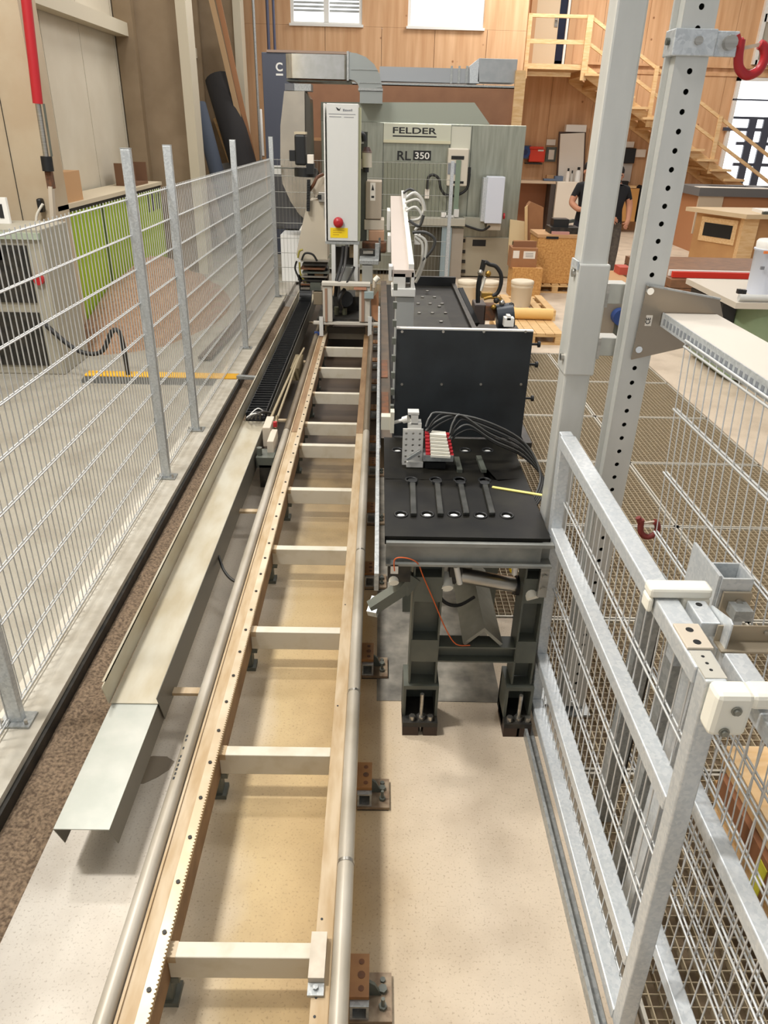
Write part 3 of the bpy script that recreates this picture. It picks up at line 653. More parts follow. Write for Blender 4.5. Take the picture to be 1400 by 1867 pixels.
part(wt, 'yellow_strap', MB().bar((.54, 2.55, .88), (.57, 2.56, .79), .018, .004), YEL)
part(wt, 'hinge_plate', MB().box(.668, .703, 2.47, 2.49, .73, .87), STEEL)
for z in (.83, .77): part(wt, 'hinge_bolt', MB().cyl((.686, 2.46, z), (.686, 2.47, z), .012, 10), STEEL)
part(wt, 'orange_cable', MB().tube([(.085, 2.43, .87), (.085, 2.42, .93), (.13, 2.42, .935), (.175, 2.44, .9), (.20, 2.48, .82), (.25, 2.48, .7), (.31, 2.49, .55), (.36, 2.5, .465), (.42, 2.5, .46)], .0026), ORANGE)
part(wt, 'black_hose', MB().tube([(.25, 2.56, .75), (.30, 2.6, .62), (.37, 2.62, .58), (.45, 2.7, .57)], .008), RUBBER)
for b in ((.2, .62, 3.2, 3.3, .62, .95), (.14, .3, 3.0, 3.2, .7, .96), (.42, .6, 2.9, 3.0, .82, .96)): part(wt, 'lower_carriage', MB().box(*b), IRON)

# vertical black panel across the table
yp = 3.52
a, b = at(722, 600, yp), at(970, 600, yp); c, d = at(718, 798, yp), at(953, 800, yp)
vp = thing('black_upright_panel', 'large black upright panel with eight screws behind the table top', 'panel', ((a.x + b.x) / 2, yp, ZT))
x0, x1 = (a.x + c.x) / 2, (b.x + d.x) / 2
part(vp, 'board', MB().box(x0, x1, yp, yp + .03, ZT + .001, a.z), PLATE, bev=.002)
part(vp, 'top_edge', MB().box(x0, x1, yp + .001, yp + .03, a.z, a.z + .006), ALU, 'pale top edge strip')
for py in (604.5, 700.5):
    for px in (733, 808, 882, 958):
        p = at(px if py < 650 else px - (px - 720) * .035, py, yp); part(vp, 'screw', MB().cyl((p.x, yp - .004, p.z), (p.x, yp, p.z), .0065, 8), STEEL)
for px, py in ((971, 629), (973, 666), (968, 728)):
    p = at(px, py, yp); part(vp, 'side_knob', MB().cyl((x1, yp + .015, p.z), (x1 + .03, yp + .015, p.z), .006, 8).cyl((x1 + .03, yp + .015, p.z), (x1 + .042, yp + .015, p.z), .015, 10), BLACK)
for k in range(9):
    z = ZT + .05 + k * .085
    part(vp, 'edge_bolt', MB().box(x0 - .02, x0 - .002, yp - .01, yp + .02, z, z + .03), GUN)
# table continues behind the panel
rt = thing('rear_table', 'long dark steel table with rows of small bolts behind the black panel', 'work table', (.5, 6, 0))
part(rt, 'table_top', MB().box(.09, .80, 3.56, 8.0, .90, .93), TABLEM)
part(rt, 'rail', MB().box(.78, .82, 3.56, 8.0, .93, .96), IRON)
part(rt, 'bed_plate', MB().box(.30, .62, 5.2, 7.4, .93, .945), mat('oily_green_grey', (48, 46, 36), .6, 0, (30, 28, 22), 9))
bm = mesh_of('bolt', MB().cyl((0, 0, 0), (0, 0, .012), .016, 6), Vector((0, 0, 0)), STEEL)
for i, (px, py) in enumerate(((779, 532), (770, 543), (792, 543), (762, 555), (784, 555), (801, 560), (806, 555), (764, 572), (788, 572), (812, 572), (804, 588), (745, 604))):
    p = atz(px, py, .945); inst(rt, 'bolt', bm, (p.x, p.y, .945))
part(rt, 'frame', MB().box(.12, .2, 3.7, 7.9, .75, .9).box(.7, .78, 3.7, 7.9, .75, .9), GUN)
for y in (4.0, 6.0, 7.8):
    for x in (.12, .7): part(rt, 'leg', MB().box(x, x + .08, y, y + .08, 0, .75), GUN)
part(rt, 'left_housing', MB().box(.03, .088, 3.56, 8.0, .80, .97), mat('rusty_oily', (64, 56, 44), .5, .3, (92, 74, 56), 8))
part(rt, 'rust_strip', MB().box(.032, .075, 3.8, 4.3, .97, .975).box(.032, .075, 4.6, 5.0, .97, .975), RUST)
part(rt, 'end_wall', MB().box(.25, .82, 8.0, 8.05, .6, 1.02), BLACK)
# white clamping profile over the table
wp = thing('white_profile_beam', 'long white aluminium beam above the rear table on a grey post', 'beam', (.35, 5.5, .93))
yq = 4.3
f0, f1 = at(714, 492, yq), at(755, 488, yq); r0, r1 = at(712, 357, 7.6), at(737, 357, 7.6)
hh = f0.z - at(714, 528, yq).z
part(wp, 'profile', MB().add([(f0.x, yq, f0.z), (f1.x, yq, f0.z), (f1.x, yq, f0.z - hh * .35), (f0.x, yq, f0.z - hh * .35), (r0.x, 7.6, r0.z), (r1.x, 7.6, r0.z), (r1.x, 7.6, r0.z - hh * .35), (r0.x, 7.6, r0.z - hh * .35)],
     [(0, 3, 2, 1), (4, 5, 6, 7), (0, 1, 5, 4), (1, 2, 6, 5), (2, 3, 7, 6), (3, 0, 4, 7)]), mat('profile_cream', (172, 160, 150), .6))
part(wp, 'side_rail', MB().add([(f1.x - .03, yq + .02, f0.z + .03), (f1.x, yq + .02, f0.z + .03), (f1.x, yq + .02, f0.z), (f1.x - .03, yq + .02, f0.z), (r1.x - .03, 7.6, r0.z + .05), (r1.x, 7.6, r0.z + .05), (r1.x, 7.6, r0.z), (r1.x - .03, 7.6, r0.z)],
     [(0, 3, 2, 1), (4, 5, 6, 7), (0, 1, 5, 4), (1, 2, 6, 5), (2, 3, 7, 6), (3, 0, 4, 7)]), ALU)
part(wp, 'head_block', MB().fbox(717, 498, 739, 526, yq, .16).fbox(750, 496, 755, 527, yq, .16), ALU, bev=.003)
part(wp, 'collar', MB().fbox(714, 526, 757, 542, yq - .015, .2), CAB, bev=.004)
part(wp, 'post', MB().box(at(721, 560, yq).x, at(755, 560, yq).x, yq, yq + .14, .931, at(721, 542, yq).z), mat('grey_post', (170, 172, 170), .4, .3), bev=.003)
part(wp, 'left_bracket', MB().fbox(709, 486, 715, 512, yq, .1).fbox(707, 430, 712, 460, 5.6, .2).fbox(706, 385, 711, 420, 6.6, .3), ALU)
p = at(752, 592, yq); part(wp, 'foot', MB().box(p.x, p.x + .12, 4.2, 4.3, .931, .98).box(p.x + .1, p.x + .13, 4.2, 4.3, .98, 1.03), ALU)
hz = thing('pneumatic_hose_bundle', 'tangle of pale pneumatic hoses along the right side of the white beam', 'hose', (.6, 5.2, 1))
for j, pts in enumerate((((735, 352), (748, 345), (762, 356), (768, 375)), ((738, 370), (760, 364), (772, 378), (765, 398), (748, 402)), ((740, 385), (758, 378), (770, 400), (756, 420)), ((752, 424), (775, 424), (792, 436), (788, 455), (770, 475)), ((757, 432), (770, 446), (768, 480), (758, 505)), ((760, 428), (776, 440), (775, 470), (765, 500), (757, 515)), ((745, 402), (764, 412), (772, 392)), ((742, 360), (756, 352), (770, 366), (774, 384)))):
    yy = 6.6 - .25 * j if j < 3 or j > 5 else 5.4
    part(hz, 'hose', MB().tube([at(px, py, yy) for px, py in pts], .011), HOSEG if j % 3 else mat('dark_hose', (60, 60, 58), .4))
part(hz, 'fitting', MB().fbox(756, 428, 766, 446, 5.4, .05).fbox(735, 350, 742, 362, 6.6, .05).fbox(738, 378, 744, 392, 6.3, .05), ALU)

# ---- gripper head on the table
yg = 3.15
gp = thing('gripper_head', 'silver perforated gripper with white and red manifold on the black table', 'gripper', (*ptop(768, 850), ZT))
g0 = atz(740, 852, ZT); yg = g0.y
def gb(*a): return MB().fbox(*a)
blk = MB(); A = at(735, 785, yg); B = at(769, 848, yg)
nx, nz = 3, 6
for i in range(nx):
    for k in range(nz):
        u0, u1 = A.x + (B.x - A.x) * i / nx, A.x + (B.x - A.x) * (i + 1) / nx; v0, v1 = B.z + (A.z - B.z) * k / nz, B.z + (A.z - B.z) * (k + 1) / nz
        blk.holecell(u0, u1, v0, v1, (u0 + u1) / 2, (v0 + v1) / 2, .0055, lambda u, v, d: Vector((u, yg + d, v)), .02, 10)
blk.box(A.x, B.x, yg + .021, yg + .03, B.z, A.z)
part(gp, 'perforated_block', blk, ALU)
part(gp, 'base', MB().fbox(741, 842, 771, 853, yg - .01, .09), ALU, bev=.002)
part(gp, 'column', MB().fbox(744, 772, 768, 786, yg + .03, .06).fbox(750, 756, 762, 774, yg + .03, .04).fbox(744, 752, 764, 757, yg + .03, .05), ALU)
part(gp, 'cylinder_arm', MB().cyl(at(716, 771, yg + .08), at(742, 764, yg + .06), .008).cyl(at(735, 766, yg + .06), at(745, 763, yg + .05), .016), ALU)
part(gp, 'clamp', MB().fbox(695, 760, 716, 784, yg + .06, .05).fbox(712, 752, 718, 790, yg + .05, .05), mat('clamp_beige', (198, 194, 178), .5))
part(gp, 'angle_bar', MB().bar(at(742, 838, yg - .012), at(768, 822, yg - .012), .012, .012), GALV2)
mp, mq = at(770, 790, yg + .02), at(822, 836, yg - .02)
for k in range(7):
    t = (k + .5) / 7
    l, r = at(783 + 2 * t, 787 + 44 * t, yg + .03 - .05 * t), at(812 + 9 * t, 789 + 44 * t, yg + .03 - .05 * t)
    part(gp, 'manifold_slice', MB().bar(l, r, .05, .011), PEW, 'off-white valve slice')
    part(gp, 'red_port', MB().cyl(l - Vector((.022, 0, 0)), l, .011, 8), REDP, 'red push-in port')
    part(gp, 'red_port', MB().cyl(r, r + Vector((.016, 0, 0)), .01, 8), REDP, 'red push-in port')
    part(gp, 'port_gap', MB().cyl(l - Vector((.004, 0, 0)), l + Vector((.006, 0, 0)), .011, 8), BLACK)
part(gp, 'manifold_rail', MB().fbox(772, 830, 826, 842, yg - .03, .08), GALV2)
part(gp, 'manifold_foot', MB().box(at(775, 845, yg).x, at(812, 845, yg).x, yg - .01, yg + .05, ZT + .001, at(775, 842, yg).z), BLACK)
hoses = thing('black_hose_bundle', 'black pneumatic hoses arching from the gripper to the right table edge', 'hose', (.55, 3.1, ZT))
for k in range(8):
    s0 = at(776 + 5 * (k % 2), 778 + 3.5 * k, yg + .02) if k < 4 else at(818 + 2 * (k % 3), 790 + 5 * (k - 4), yg + .01)
    m1 = at(800 + 14 * k, 752 + 3 * k, yg + .06) if k < 4 else at(842 + 7 * (k - 4), 757 + 9 * (k - 4), yg + .04)
    m2 = at(880 + 3 * k, 766 + 6 * k, yg + .05); m3 = at(955, 806 + 4 * k, yg + .1); e0 = at(985 + k * 1.5, 868 + 2 * k, yg + .05)
    e1 = at(1000, 960, yg)
    part(hoses, 'hose', MB().tube([s0, (s0 + m1) / 2 + Vector((-.012, 0, .012)), m1, m2, m3, e0, Vector((.72 + .004 * k, yg - .1, ZT - .15))], .0045, 6, 6), RUBBER if k % 2 else mat('grey_black_hose', (92, 92, 90), .35))
single('folding_rule', MB().bar((*ptop(897, 889), ZT + .003), (*ptop(1008, 907), ZT + .003), .016, .004), mat('yellow_rule', (226, 212, 120), .5), 'yellow folding rule lying across the right of the black table top', 'ruler')

# ================================================================ SAW CARRIAGE ON THE RAILS
yc = 8.5
cg = thing('saw_carriage', 'tall saw carriage with light grey cabinet column standing across the rails', 'machine', (-.35, 9, .24))
part(cg, 'front_plate', MB().fbox(571, 587, 691, 594, yc, .07), FRAMEP, bev=.003)
def wheel(px):
    p = at(px, 604, yc); part(cg, 'wheel', MB().cyl((p.x - .03, yc + .1, .345), (p.x + .03, yc + .1, .345), .06, 16), IRON)
    q = at(px, 588, yc); part(cg, 'wheel_fork', MB().box(p.x - .022, p.x + .022, yc - .02, yc, at(px, 612, yc).z, at(px, 577, yc).z), CAB)
wheel(586); wheel(674)
part(cg, 'shade_deck', MB().box(-.70, -.05, yc + .07, yc + 1.4, .40, .43), IRON)  # dark sheet added for the shade under the carriage
part(cg, 'blue_cap', MB().fbox(573, 606, 584, 615, yc + .02, .06), BLUEP, 'small blue cap')
part(cg, 'frame_post', MB().fbox(588, 522, 606, 587, yc, .08), FRAMEP, bev=.003)
part(cg, 'frame_post', MB().fbox(655, 522, 674, 587, yc, .08), FRAMEP, bev=.003)
part(cg, 'frame_post_edge', MB().fbox(592, 526, 597, 587, yc - .01, .01), mat('brown_edge', (150, 118, 96), .6)); part(cg, 'frame_post_edge', MB().fbox(659, 526, 664, 587, yc - .01, .01), mat('brown_edge', (150, 118, 96), .6))
part(cg, 'frame_top', MB().fbox(586, 515, 675, 523, yc - .02, .12), FRAMEP, bev=.003)
part(cg, 'dark_drive', MB().fbox(607, 540, 654, 587, yc + .5, .4), IRON)
part(cg, 'drive_motor', MB().cyl(at(630, 545, yc + .2), at(630, 545, yc + .5), .09, 14), BLACK)
part(cg, 'drive_hub', MB().cyl(at(648, 533, yc + .1), at(672, 533, yc + .1), .05, 12), BEIGE)
for px, py in ((614, 575), (628, 577), (622, 560)):
    p = at(px, py, yc + .3); part(cg, 'pipe_fitting', MB().cyl(p, p + Vector((0, 0, .1)), .03, 10), mat('green_fitting', (110, 112, 92), .4, .4))
part(cg, 'orange_bar', MB().fbox(645, 524, 668, 529, yc - .03, .04), mat('copper_bar', (182, 130, 104), .5))
part(cg, 'connection_box', MB().fbox(664, 532, 681, 545, yc - .04, .05), mat('pale_blue_grey', (150, 164, 164), .5), bev=.004)
part(cg, 'ochre_plate', MB().fpoly([(676, 548), (690, 530), (691, 588), (684, 584), (677, 576)], yc + .05, .04), mat('ochre_plate', (170, 122, 88), .5))
part(cg, 'track_skirt', MB().fbox(596, 596, 666, 609, yc + .15, .03), mat('dark_sheet', (86, 80, 70), .4, .4))
# cabinet column
ya = 8.9
colp = part(cg, 'cabinet', MB().fbox(595, 188, 652, 440, ya, .34), CAB, bev=.006)
part(colp, 'side_strip', MB().fbox(589.5, 188, 595, 440, ya + .01, .33), WHITE)
part(colp, 'right_strip', MB().fbox(652, 196, 656, 440, ya + .06, .28), mat('cream_strip', (196, 196, 160), .5))
part(colp, 'bottom_rail', MB().fbox(593, 440, 655, 446, ya - .005, .34), GALV2)
EL = at(617, 405, ya)
part(colp, 'emergency_stop', MB().lathe([(.02, 0), (.03, .01), (.052, .02), (.058, .035), (.05, .05), (.02, .06)], (0, 0, 0), 16), REDP, 'red mushroom stop button')
o = bpy.data.objects['emergency_stop']; o.data.transform(Matrix.Translation(EL - rootloc(cg)) @ Matrix.Rotation(math.pi / 2, 4, 'X') @ Matrix.Translation(rootloc(cg)))
lab = part(colp, 'yellow_sign', MB().fbox(602, 415, 634, 434, ya - .003, .003), YEL, 'yellow warning label')
for k in range(3):
    a = at(607, 419 + 4 * k, ya); part(colp, 'print_line', MB().box(a.x, a.x + .13 - .03 * k, ya - .004, ya - .003, a.z - .008, a.z), mat('label_print', (190, 150, 20), .6))
part(colp, 'logo_swoosh', MB().fpoly([(612, 195), (615, 201), (619, 202), (621, 196), (618.5, 199), (615.5, 197)], ya - .002, .002), INK)
for k, (x0, x1, y0, y1) in enumerate(((625, 628.4, 198.5, 203), (629, 632, 199.6, 203), (632.7, 635.6, 200, 203), (636.3, 639, 199.8, 203), (639.7, 642.2, 198.8, 203))): part(colp, 'faded_mark', MB().fbox(x0, y0, x1, y1, ya - .002, .002), INKG)
for k, (x0, x1, yy) in enumerate(((599, 648, 207), (600, 622, 212), (627, 645, 213))):
    a, b = at(x0, yy, ya), at(x1, yy, ya); part(colp, 'print_line', MB().box(a.x, b.x, ya - .002, ya, a.z - .006, a.z), INKG)
for px in (608, 648.5): part(cg, 'column_strut', MB().fbox(px - 4, 445, px + 4, 517, ya, .1), CAB, bev=.004)
part(cg, 'hose', MB().tube([at(626, 448, ya), at(622, 480, ya - .05), at(614, 510, yc + .1), at(612, 540, yc + .1)], .022), RUBBER)
part(cg, 'hose', MB().tube([at(632, 446, ya), at(628, 485, ya - .05), at(618, 515, yc + .05), at(620, 550, yc + .1)], .018), mat('grey_cable', (70, 68, 66), .45))
part(cg, 'hose', MB().tube([at(646, 486, ya), at(640, 500, ya - .05), at(632, 516, yc)], .012), RUBBER)
part(cg, 'hose', MB().tube([at(628, 528, yc + .1), at(618, 545, yc), at(622, 562, yc + .1)], .025), RUBBER)
part(cg, 'silver_box', MB().fbox(621, 486, 655, 518, ya + .1, .2), mat('silver_box', (176, 178, 174), .35, .5), bev=.008)
part(cg, 'dark_core', MB().fbox(612, 450, 645, 500, ya + .25, .1), IRON)
part(cg, 'ochre_block', MB().fbox(637, 448, 646, 470, ya + .12, .1), OCHRE)
# left saw body
yb = 9.25
part(cg, 'saw_body', MB().fpoly([(562, 366), (597, 366), (597, 474), (546, 474), (540, 464), (553, 400)], yb, .4), mat('body_beige', (186, 176, 158), .5), bev=.01)
part(cg, 'body_shoulder', MB().fpoly([(572, 326), (590, 322), (596, 330), (596, 352), (575, 360), (570, 350)], yb + .05, .3), BEIGE, bev=.01)
part(cg, 'linear_rail', MB().fbox(590, 365, 595, 400, yb - .02, .02), STEEL)
part(cg, 'clamp_chrome', MB().fbox(580, 350, 596, 369, yb - .05, .1), STEEL, bev=.006); part(cg, 'clamp_slot', MB().fbox(579, 355, 586, 364, yb - .055, .01), BLACK)
mo = part(cg, 'spindle_motor', MB().fbox(536, 245, 558, 302, yb, .2), BLACK, 'black spindle motor', bev=.02)
part(mo, 'motor_cap', MB().fbox(536, 240, 557, 245, yb, .2), mat('cap_beige', (190, 176, 150), .4)); part(mo, 'terminal_box', MB().fbox(527, 274, 538, 294, yb, .15), BLACK)
part(mo, 'motor_flange', MB().cyl(at(557, 322, yb + .15), at(557, 306, yb + .15), .13, 18), BLACK); part(mo, 'motor_shoulder', MB().fbox(558, 298, 572, 318, yb, .25), BLACK)
part(mo, 'white_box', MB().fbox(560, 282, 571, 299, yb, .1), PAPER); part(mo, 'motor_bracket', MB().fbox(500, 305, 540, 308, yb + .1, .03), GUN)
cl = mesh_of('vertical_chain_link', MB().box(-.018, .018, -.03, .03, 0, .025), Vector((0, 0, 0)), BLACK)
for k in range(12):
    p = at(563 - .1 * k, 332 + 4.8 * k, yb - .05); inst(cg, 'vertical_chain_link', cl, p)
part(cg, 'brown_hose', MB().tube([at(589, 318, yb), at(578, 324, yb - .05), at(572, 336, yb - .05), at(565, 346, yb)], .02), mat('brown_hose', (96, 60, 40), .5))
part(cg, 'white_guard', MB().fpoly([(545, 420), (557, 400), (556, 422)], yb + .05, .02), WHITE)
# cabling below the saw body
for k in range(7):
    p = at(562, 474 + 7 * k, yb - .1)
    part(cg, 'stacked_bar', MB().fbox(548 + 3 * (k % 2), 474 + 7.2 * k, 600 - 4 * (k % 3), 478 + 7.2 * k, yb - .1 - .01 * k, .2), (STEEL, IRON, RUST, GUN)[k % 4])
part(cg, 'gear_block', MB().fbox(560, 488, 598, 516, yb, .2), IRON, bev=.01)
part(cg, 'motor_brass', MB().cyl(at(574, 500, yb - .05), at(590, 500, yb - .05), .05, 12), mat('dark_brass', (112, 84, 54), .4, .6))
for k, pts in enumerate((((541, 476), (538, 490), (546, 510), (552, 530)), ((546, 478), (548, 500), (558, 516)), ((550, 474), (556, 462), (570, 464), (578, 476)), ((543, 470), (546, 458), (552, 455)))):
    part(cg, 'loose_cable', MB().tube([at(px, py, yb - .12) for px, py in pts], .012), (RUBBER, mat('yellow_green_cable', (150, 140, 60), .5))[k % 2])
part(cg, 'chrome_pin', MB().fbox(548, 516, 564, 520, yb - .15, .05), STEEL); part(cg, 'chrome_pin', MB().fbox(548, 524, 564, 528, yb - .15, .05), STEEL)
part(cg, 'side_valve', MB().fbox(571, 532, 588, 556, yb - .2, .1), mat('dusty_brass', (140, 126, 104), .5, .3), bev=.006)
part(cg, 'side_lever', MB().fbox(565, 516, 585, 530, yb - .2, .05), GUN)
# right side
part(cg, 'right_housing', MB().fbox(667, 330, 695, 400, yb, .3), mat('warm_grey_box', (172, 158, 140), .5), bev=.01)
part(cg, 'warning_label', MB().fbox(675, 333, 684, 366, yb - .003, .003), PAPER)
part(cg, 'label_mark', MB().fpoly([(679.5, 336), (682, 347), (677, 347)], yb - .005, .003), INK); part(cg, 'label_mark', MB().fbox(677, 357, 682, 361, yb - .005, .003), INK)
part(cg, 'housing_step', MB().fbox(664, 400, 700, 420, yb + .02, .3), BEIGE, bev=.008); part(cg, 'housing_foot', MB().fbox(672, 420, 700, 440, yb, .3), mat('tan_box', (182, 142, 112), .6), bev=.008)
part(cg, 'spine', MB().fbox(655, 240, 668, 440, yb + .05, .15), GUN)
part(cg, 'air_cylinder', MB().cyl(at(669, 305, yb), at(669, 276, yb), .055, 14), mat('valve_cream', (204, 196, 178), .4), 'cream valve cylinder')
part(cg, 'valve_top', MB().cyl(at(669, 278, yb), at(669, 268, yb), .06, 14, .03), mat('dark_maroon', (70, 46, 44), .4)); part(cg, 'valve_foot', MB().cyl(at(667, 314, yb), at(667, 305, yb), .035, 10), BLACK)
part(cg, 'valve_arm', MB().fbox(655, 290, 664, 308, yb, .1), BEIGE); part(cg, 'elbow', MB().tube([at(655, 242, yb), at(662, 247, yb), at(664, 258, yb)], .03), BLACK); part(cg, 'elbow_body', MB().fbox(655, 250, 663, 262, yb, .08), CAB)
part(cg, 'lower_plate', MB().fbox(655, 474, 690, 483, yc + .1, .3), GALV2, bev=.004); part(cg, 'lower_box', MB().fbox(660, 484, 679, 518, yc + .1, .2), mat('mid_grey_box', (140, 140, 134), .4), bev=.004)
part(cg, 'upright_plate', MB().fbox(684, 444, 691, 482, yc + .2, .05), GALV2); part(cg, 'dark_gap', MB().fbox(655, 455, 684, 474, yc + .4, .1), IRON); part(cg, 'round_disc', MB().cyl(at(690, 455, yc + .5), at(694, 455, yc + .5), .13, 18), IRON)
part(cg, 'rust_cluster', MB().fbox(660, 440, 704, 462, yb - .02, .1), RUST, bev=.02); part(cg, 'chrome_plate', MB().fbox(662, 458, 680, 463, yc + .3, .05), STEEL)
part(cg, 'nozzle', MB().cyl(at(683, 512, yc), at(690, 505, yc), .03, 10), PEW); part(cg, 'nozzle_pipe', MB().cyl(at(683, 512, yc), at(682, 524, yc), .02, 10), BEIGE)

# ================================================================ DUST EXTRACTOR
yf = 14.0
ex = thing('dust_extractor', 'large grey green sheet metal dust extractor with FELDER lettering', 'dust extractor', (.9, yf + .6, 0))
L = at(585, 230, yf).x; body0 = at(945, 229, yf); bx = at(935, 480, yf).x
body = part(ex, 'body', MB().box(L, bx, yf, yf + 1.3, .08, body0.z), SHEET, bev=.01)
hood = part(ex, 'upper_hood', MB().fpoly([(585, 186), (865, 187), (893, 227), (585, 229)], yf + .02, 1.25), mat('hood_sheet', (160, 165, 152), .4, .3), bev=.01)
def fx(px): return at(px, 350, yf).x
def fz(py): return at(800, py, yf).z
for px in (697, 815, 853): part(body, 'panel_joint', MB().box(fx(px) - .006, fx(px) + .006, yf - .004, yf, fz(410), fz(228)), GUN)
part(body, 'plate_frame', MB().box(fx(697), fx(816), yf - .02, yf - .001, fz(263), fz(227)), mat('name_plate', (206, 206, 186), .3, .35), bev=.004)
part(body, 'plate_ledge', MB().box(fx(697), fx(816), yf - .05, yf - .001, fz(262), fz(257)), mat('pale_ledge', (214, 208, 178), .3, .3))
part(body, 'corner_light_panel', MB().box(fx(817), fx(851), yf - .01, yf - .001, fz(272), fz(230)), mat('bright_sheet', (214, 212, 194), .3, .4))
a = at(716, 243, yf); b = at(796, 243, yf); t_ = at(716, 231.5, yf)
text(body, 'letters', 'FELDER', (a.x, yf - .022, a.z), t_.z - a.z, INK, b.x - a.x, bold=.02)
part(body, 'underline', MB().box(a.x, b.x, yf - .022, yf - .019, at(716, 249, yf).z, at(716, 246.5, yf).z), INK)
a = at(724, 292, yf); b = at(749, 292, yf); t_ = at(724, 275, yf)
text(body, 'letters', 'RL', (a.x, yf - .004, a.z), t_.z - a.z, INK, b.x - a.x, bold=.02)
a = at(753, 292, yf); b = at(786, 275, yf)
part(body, 'number_plate', MB().box(a.x, b.x, yf - .006, yf - .001, a.z, b.z), INK)
a = at(756, 289.5, yf); b = at(783, 278, yf); text(body, 'letters', '350', (a.x, yf - .008, a.z), b.z - a.z, WHITE, b.x - a.x, bold=.012)
for k in range(17): part(body, 'strip_curtain', MB().box(fx(699 + 6.8 * k), fx(705.4 + 6.8 * k), yf - .03 - .008 * (k % 2), yf - .012 - .008 * (k % 2), fz(440), fz(296)), mat('pvc_strip', (150, 152, 134), .18, .3))
# lamp box with vents and cable
lb = part(ex, 'vent_box', MB().fbox(818, 270, 851, 340, yf - .2, .2), mat('vent_box_cream', (206, 198, 182), .4), bev=.02)
part(lb, 'vent', MB().fbox(823, 284, 846, 291, yf - .21, .012), BLACK, bev=.003); part(lb, 'vent', MB().fbox(820, 330, 845, 335, yf - .21, .012), BLACK, bev=.003)
part(lb, 'window', MB().fbox(817, 297, 832, 318, yf - .21, .012), mat('grey_glass', (130, 134, 140), .2)); part(lb, 'rod', MB().fbox(832, 292, 835, 385, yf - .23, .02), mat('green_rod', (120, 136, 118), .4))
part(lb, 'plug', MB().fbox(853, 305, 858, 316, yf - .15, .06), BLACK)
part(ex, 'cable', MB().tube([at(px, py, yf - .15) for px, py in ((856, 316), (851, 344), (832, 356), (812, 355), (803, 342), (800, 326), (790, 319), (781, 324), (779, 345))], .022), RUBBER)
part(ex, 'cable_socket', MB().fbox(775, 345, 782, 362, yf - .12, .06), PAPER)
sw = part(ex, 'switch_box', MB().fbox(890, 322, 914, 408, yf - .4, .25), mat('box_blue_white', (208, 212, 222), .4), 'pale blue white switch box', bev=.01)
part(sw, 'box_side', MB().fbox(882, 324, 890, 404, yf - .36, .2), GALV); part(sw, 'red_button', MB().cyl(at(917, 394, yf - .3), at(920, 394, yf - .3), .05, 10), REDP, 'red button')
part(sw, 'box_bracket', MB().fbox(888, 408, 912, 420, yf - .3, .2), BEIGE); part(sw, 'box_cable', MB().tube([at(px, py, yf - .3) for px, py in ((893, 412), (880, 420), (862, 416), (848, 411))], .02), RUBBER)
part(ex, 'cross_arm', MB().fbox(748, 396, 848, 413, yf - .3, .2), mat('arm_grey', (172, 168, 154), .4), bev=.01); part(ex, 'arm_end', MB().fpoly([(846, 396), (882, 398), (884, 418), (868, 418), (846, 408)], yf - .28, .15), mat('arm_end_grey', (150, 148, 134), .4))
part(ex, 'arm_fitting', MB().fbox(805, 388, 813, 396, yf - .3, .1), WHITE); part(ex, 'arm_fitting', MB().fbox(828, 382, 836, 396, yf - .3, .1), CAB); part(ex, 'arm_fitting', MB().fbox(812, 393, 828, 397, yf - .3, .1), CAB)
part(ex, 'blue_post', MB().fbox(806, 414, 818, 516, yf - .25, .15), mat('post_blue_grey', (142, 158, 164), .4), bev=.008); part(ex, 'wide_post', MB().fbox(818, 416, 839, 514, yf - .2, .15), mat('post_warm_grey', (158, 148, 134), .5))
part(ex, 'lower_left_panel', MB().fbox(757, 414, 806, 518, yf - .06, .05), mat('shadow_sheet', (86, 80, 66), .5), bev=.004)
part(ex, 'lower_door', MB().fbox(840, 432, 928, 505, yf - .05, .05), mat('door_sheet', (170, 162, 142), .4, .3), bev=.006)
part(ex, 'black_window', MB().fbox(862, 437, 885, 449, yf - .06, .012), BLACK)
for py in (439, 459, 477, 495): part(ex, 'latch', MB().fbox(840, py - 3, 848, py + 3, yf - .08, .04), IRON)
for px in (690, 934): part(ex, 'foot', MB().box(fx(px) - .12, fx(px) + .02, yf + .1, yf + .3, 0, .08), GUN)

# duct from saw hood up and over into the extractor
yd = 13.4
du = thing('rectangular_duct', 'shiny zinc rectangular duct bending down into the extractor top', 'duct', (at(600, 120, yd).x, yd, 2.6))
a, b = at(519, 97, yd), at(634, 145, yd)
prof = []
for k in range(7): t = math.pi / 2 * k / 6; prof.append((a.x + .12 - .12 * math.sin(t), yd + .12 - .12 * math.cos(t)))
prof += [(a.x, yd + .7), (b.x, yd + .7)]
for k in range(7): t = math.pi / 2 * k / 6; prof.append((b.x - .0, yd + .7 - .7 * k / 6) if k < 1 else (b.x - .1 + .1 * math.cos(t), yd + .1 - .1 * math.sin(t)))
part(du, 'duct_run', MB().prism(prof, 'z', b.z, a.z, True), DUCT)
el = [(634, 95), (650, 97), (667, 104), (682, 117), (692, 135), (697, 160), (655, 162), (652, 152), (645, 146), (634, 144)]
part(du, 'duct_elbow', MB().fpoly(el, yd + .02, .6), mat('elbow_zinc', (168, 172, 168), .3, .7))
part(du, 'flange', MB().fbox(632, 93, 636, 147, yd - .02, .7), GALV2); part(du, 'flange', MB().fbox(653, 160, 698, 166, yd - .01, .65), GALV2)
part(du, 'duct_drop', MB().fbox(656, 166, 697, 189, yd + .02, .6), mat('elbow_zinc', (168, 172, 168), .3, .7)); part(du, 'fold_line', MB().fbox(640, 126, 690, 128, yd, .02), GALV2); part(du, 'fold_line', MB().fbox(655, 150, 696, 152, yd, .02), GALV2)
part(du, 'dark_underside', MB().fbox(522, 145, 640, 151, yd + .05, .6), GUN)
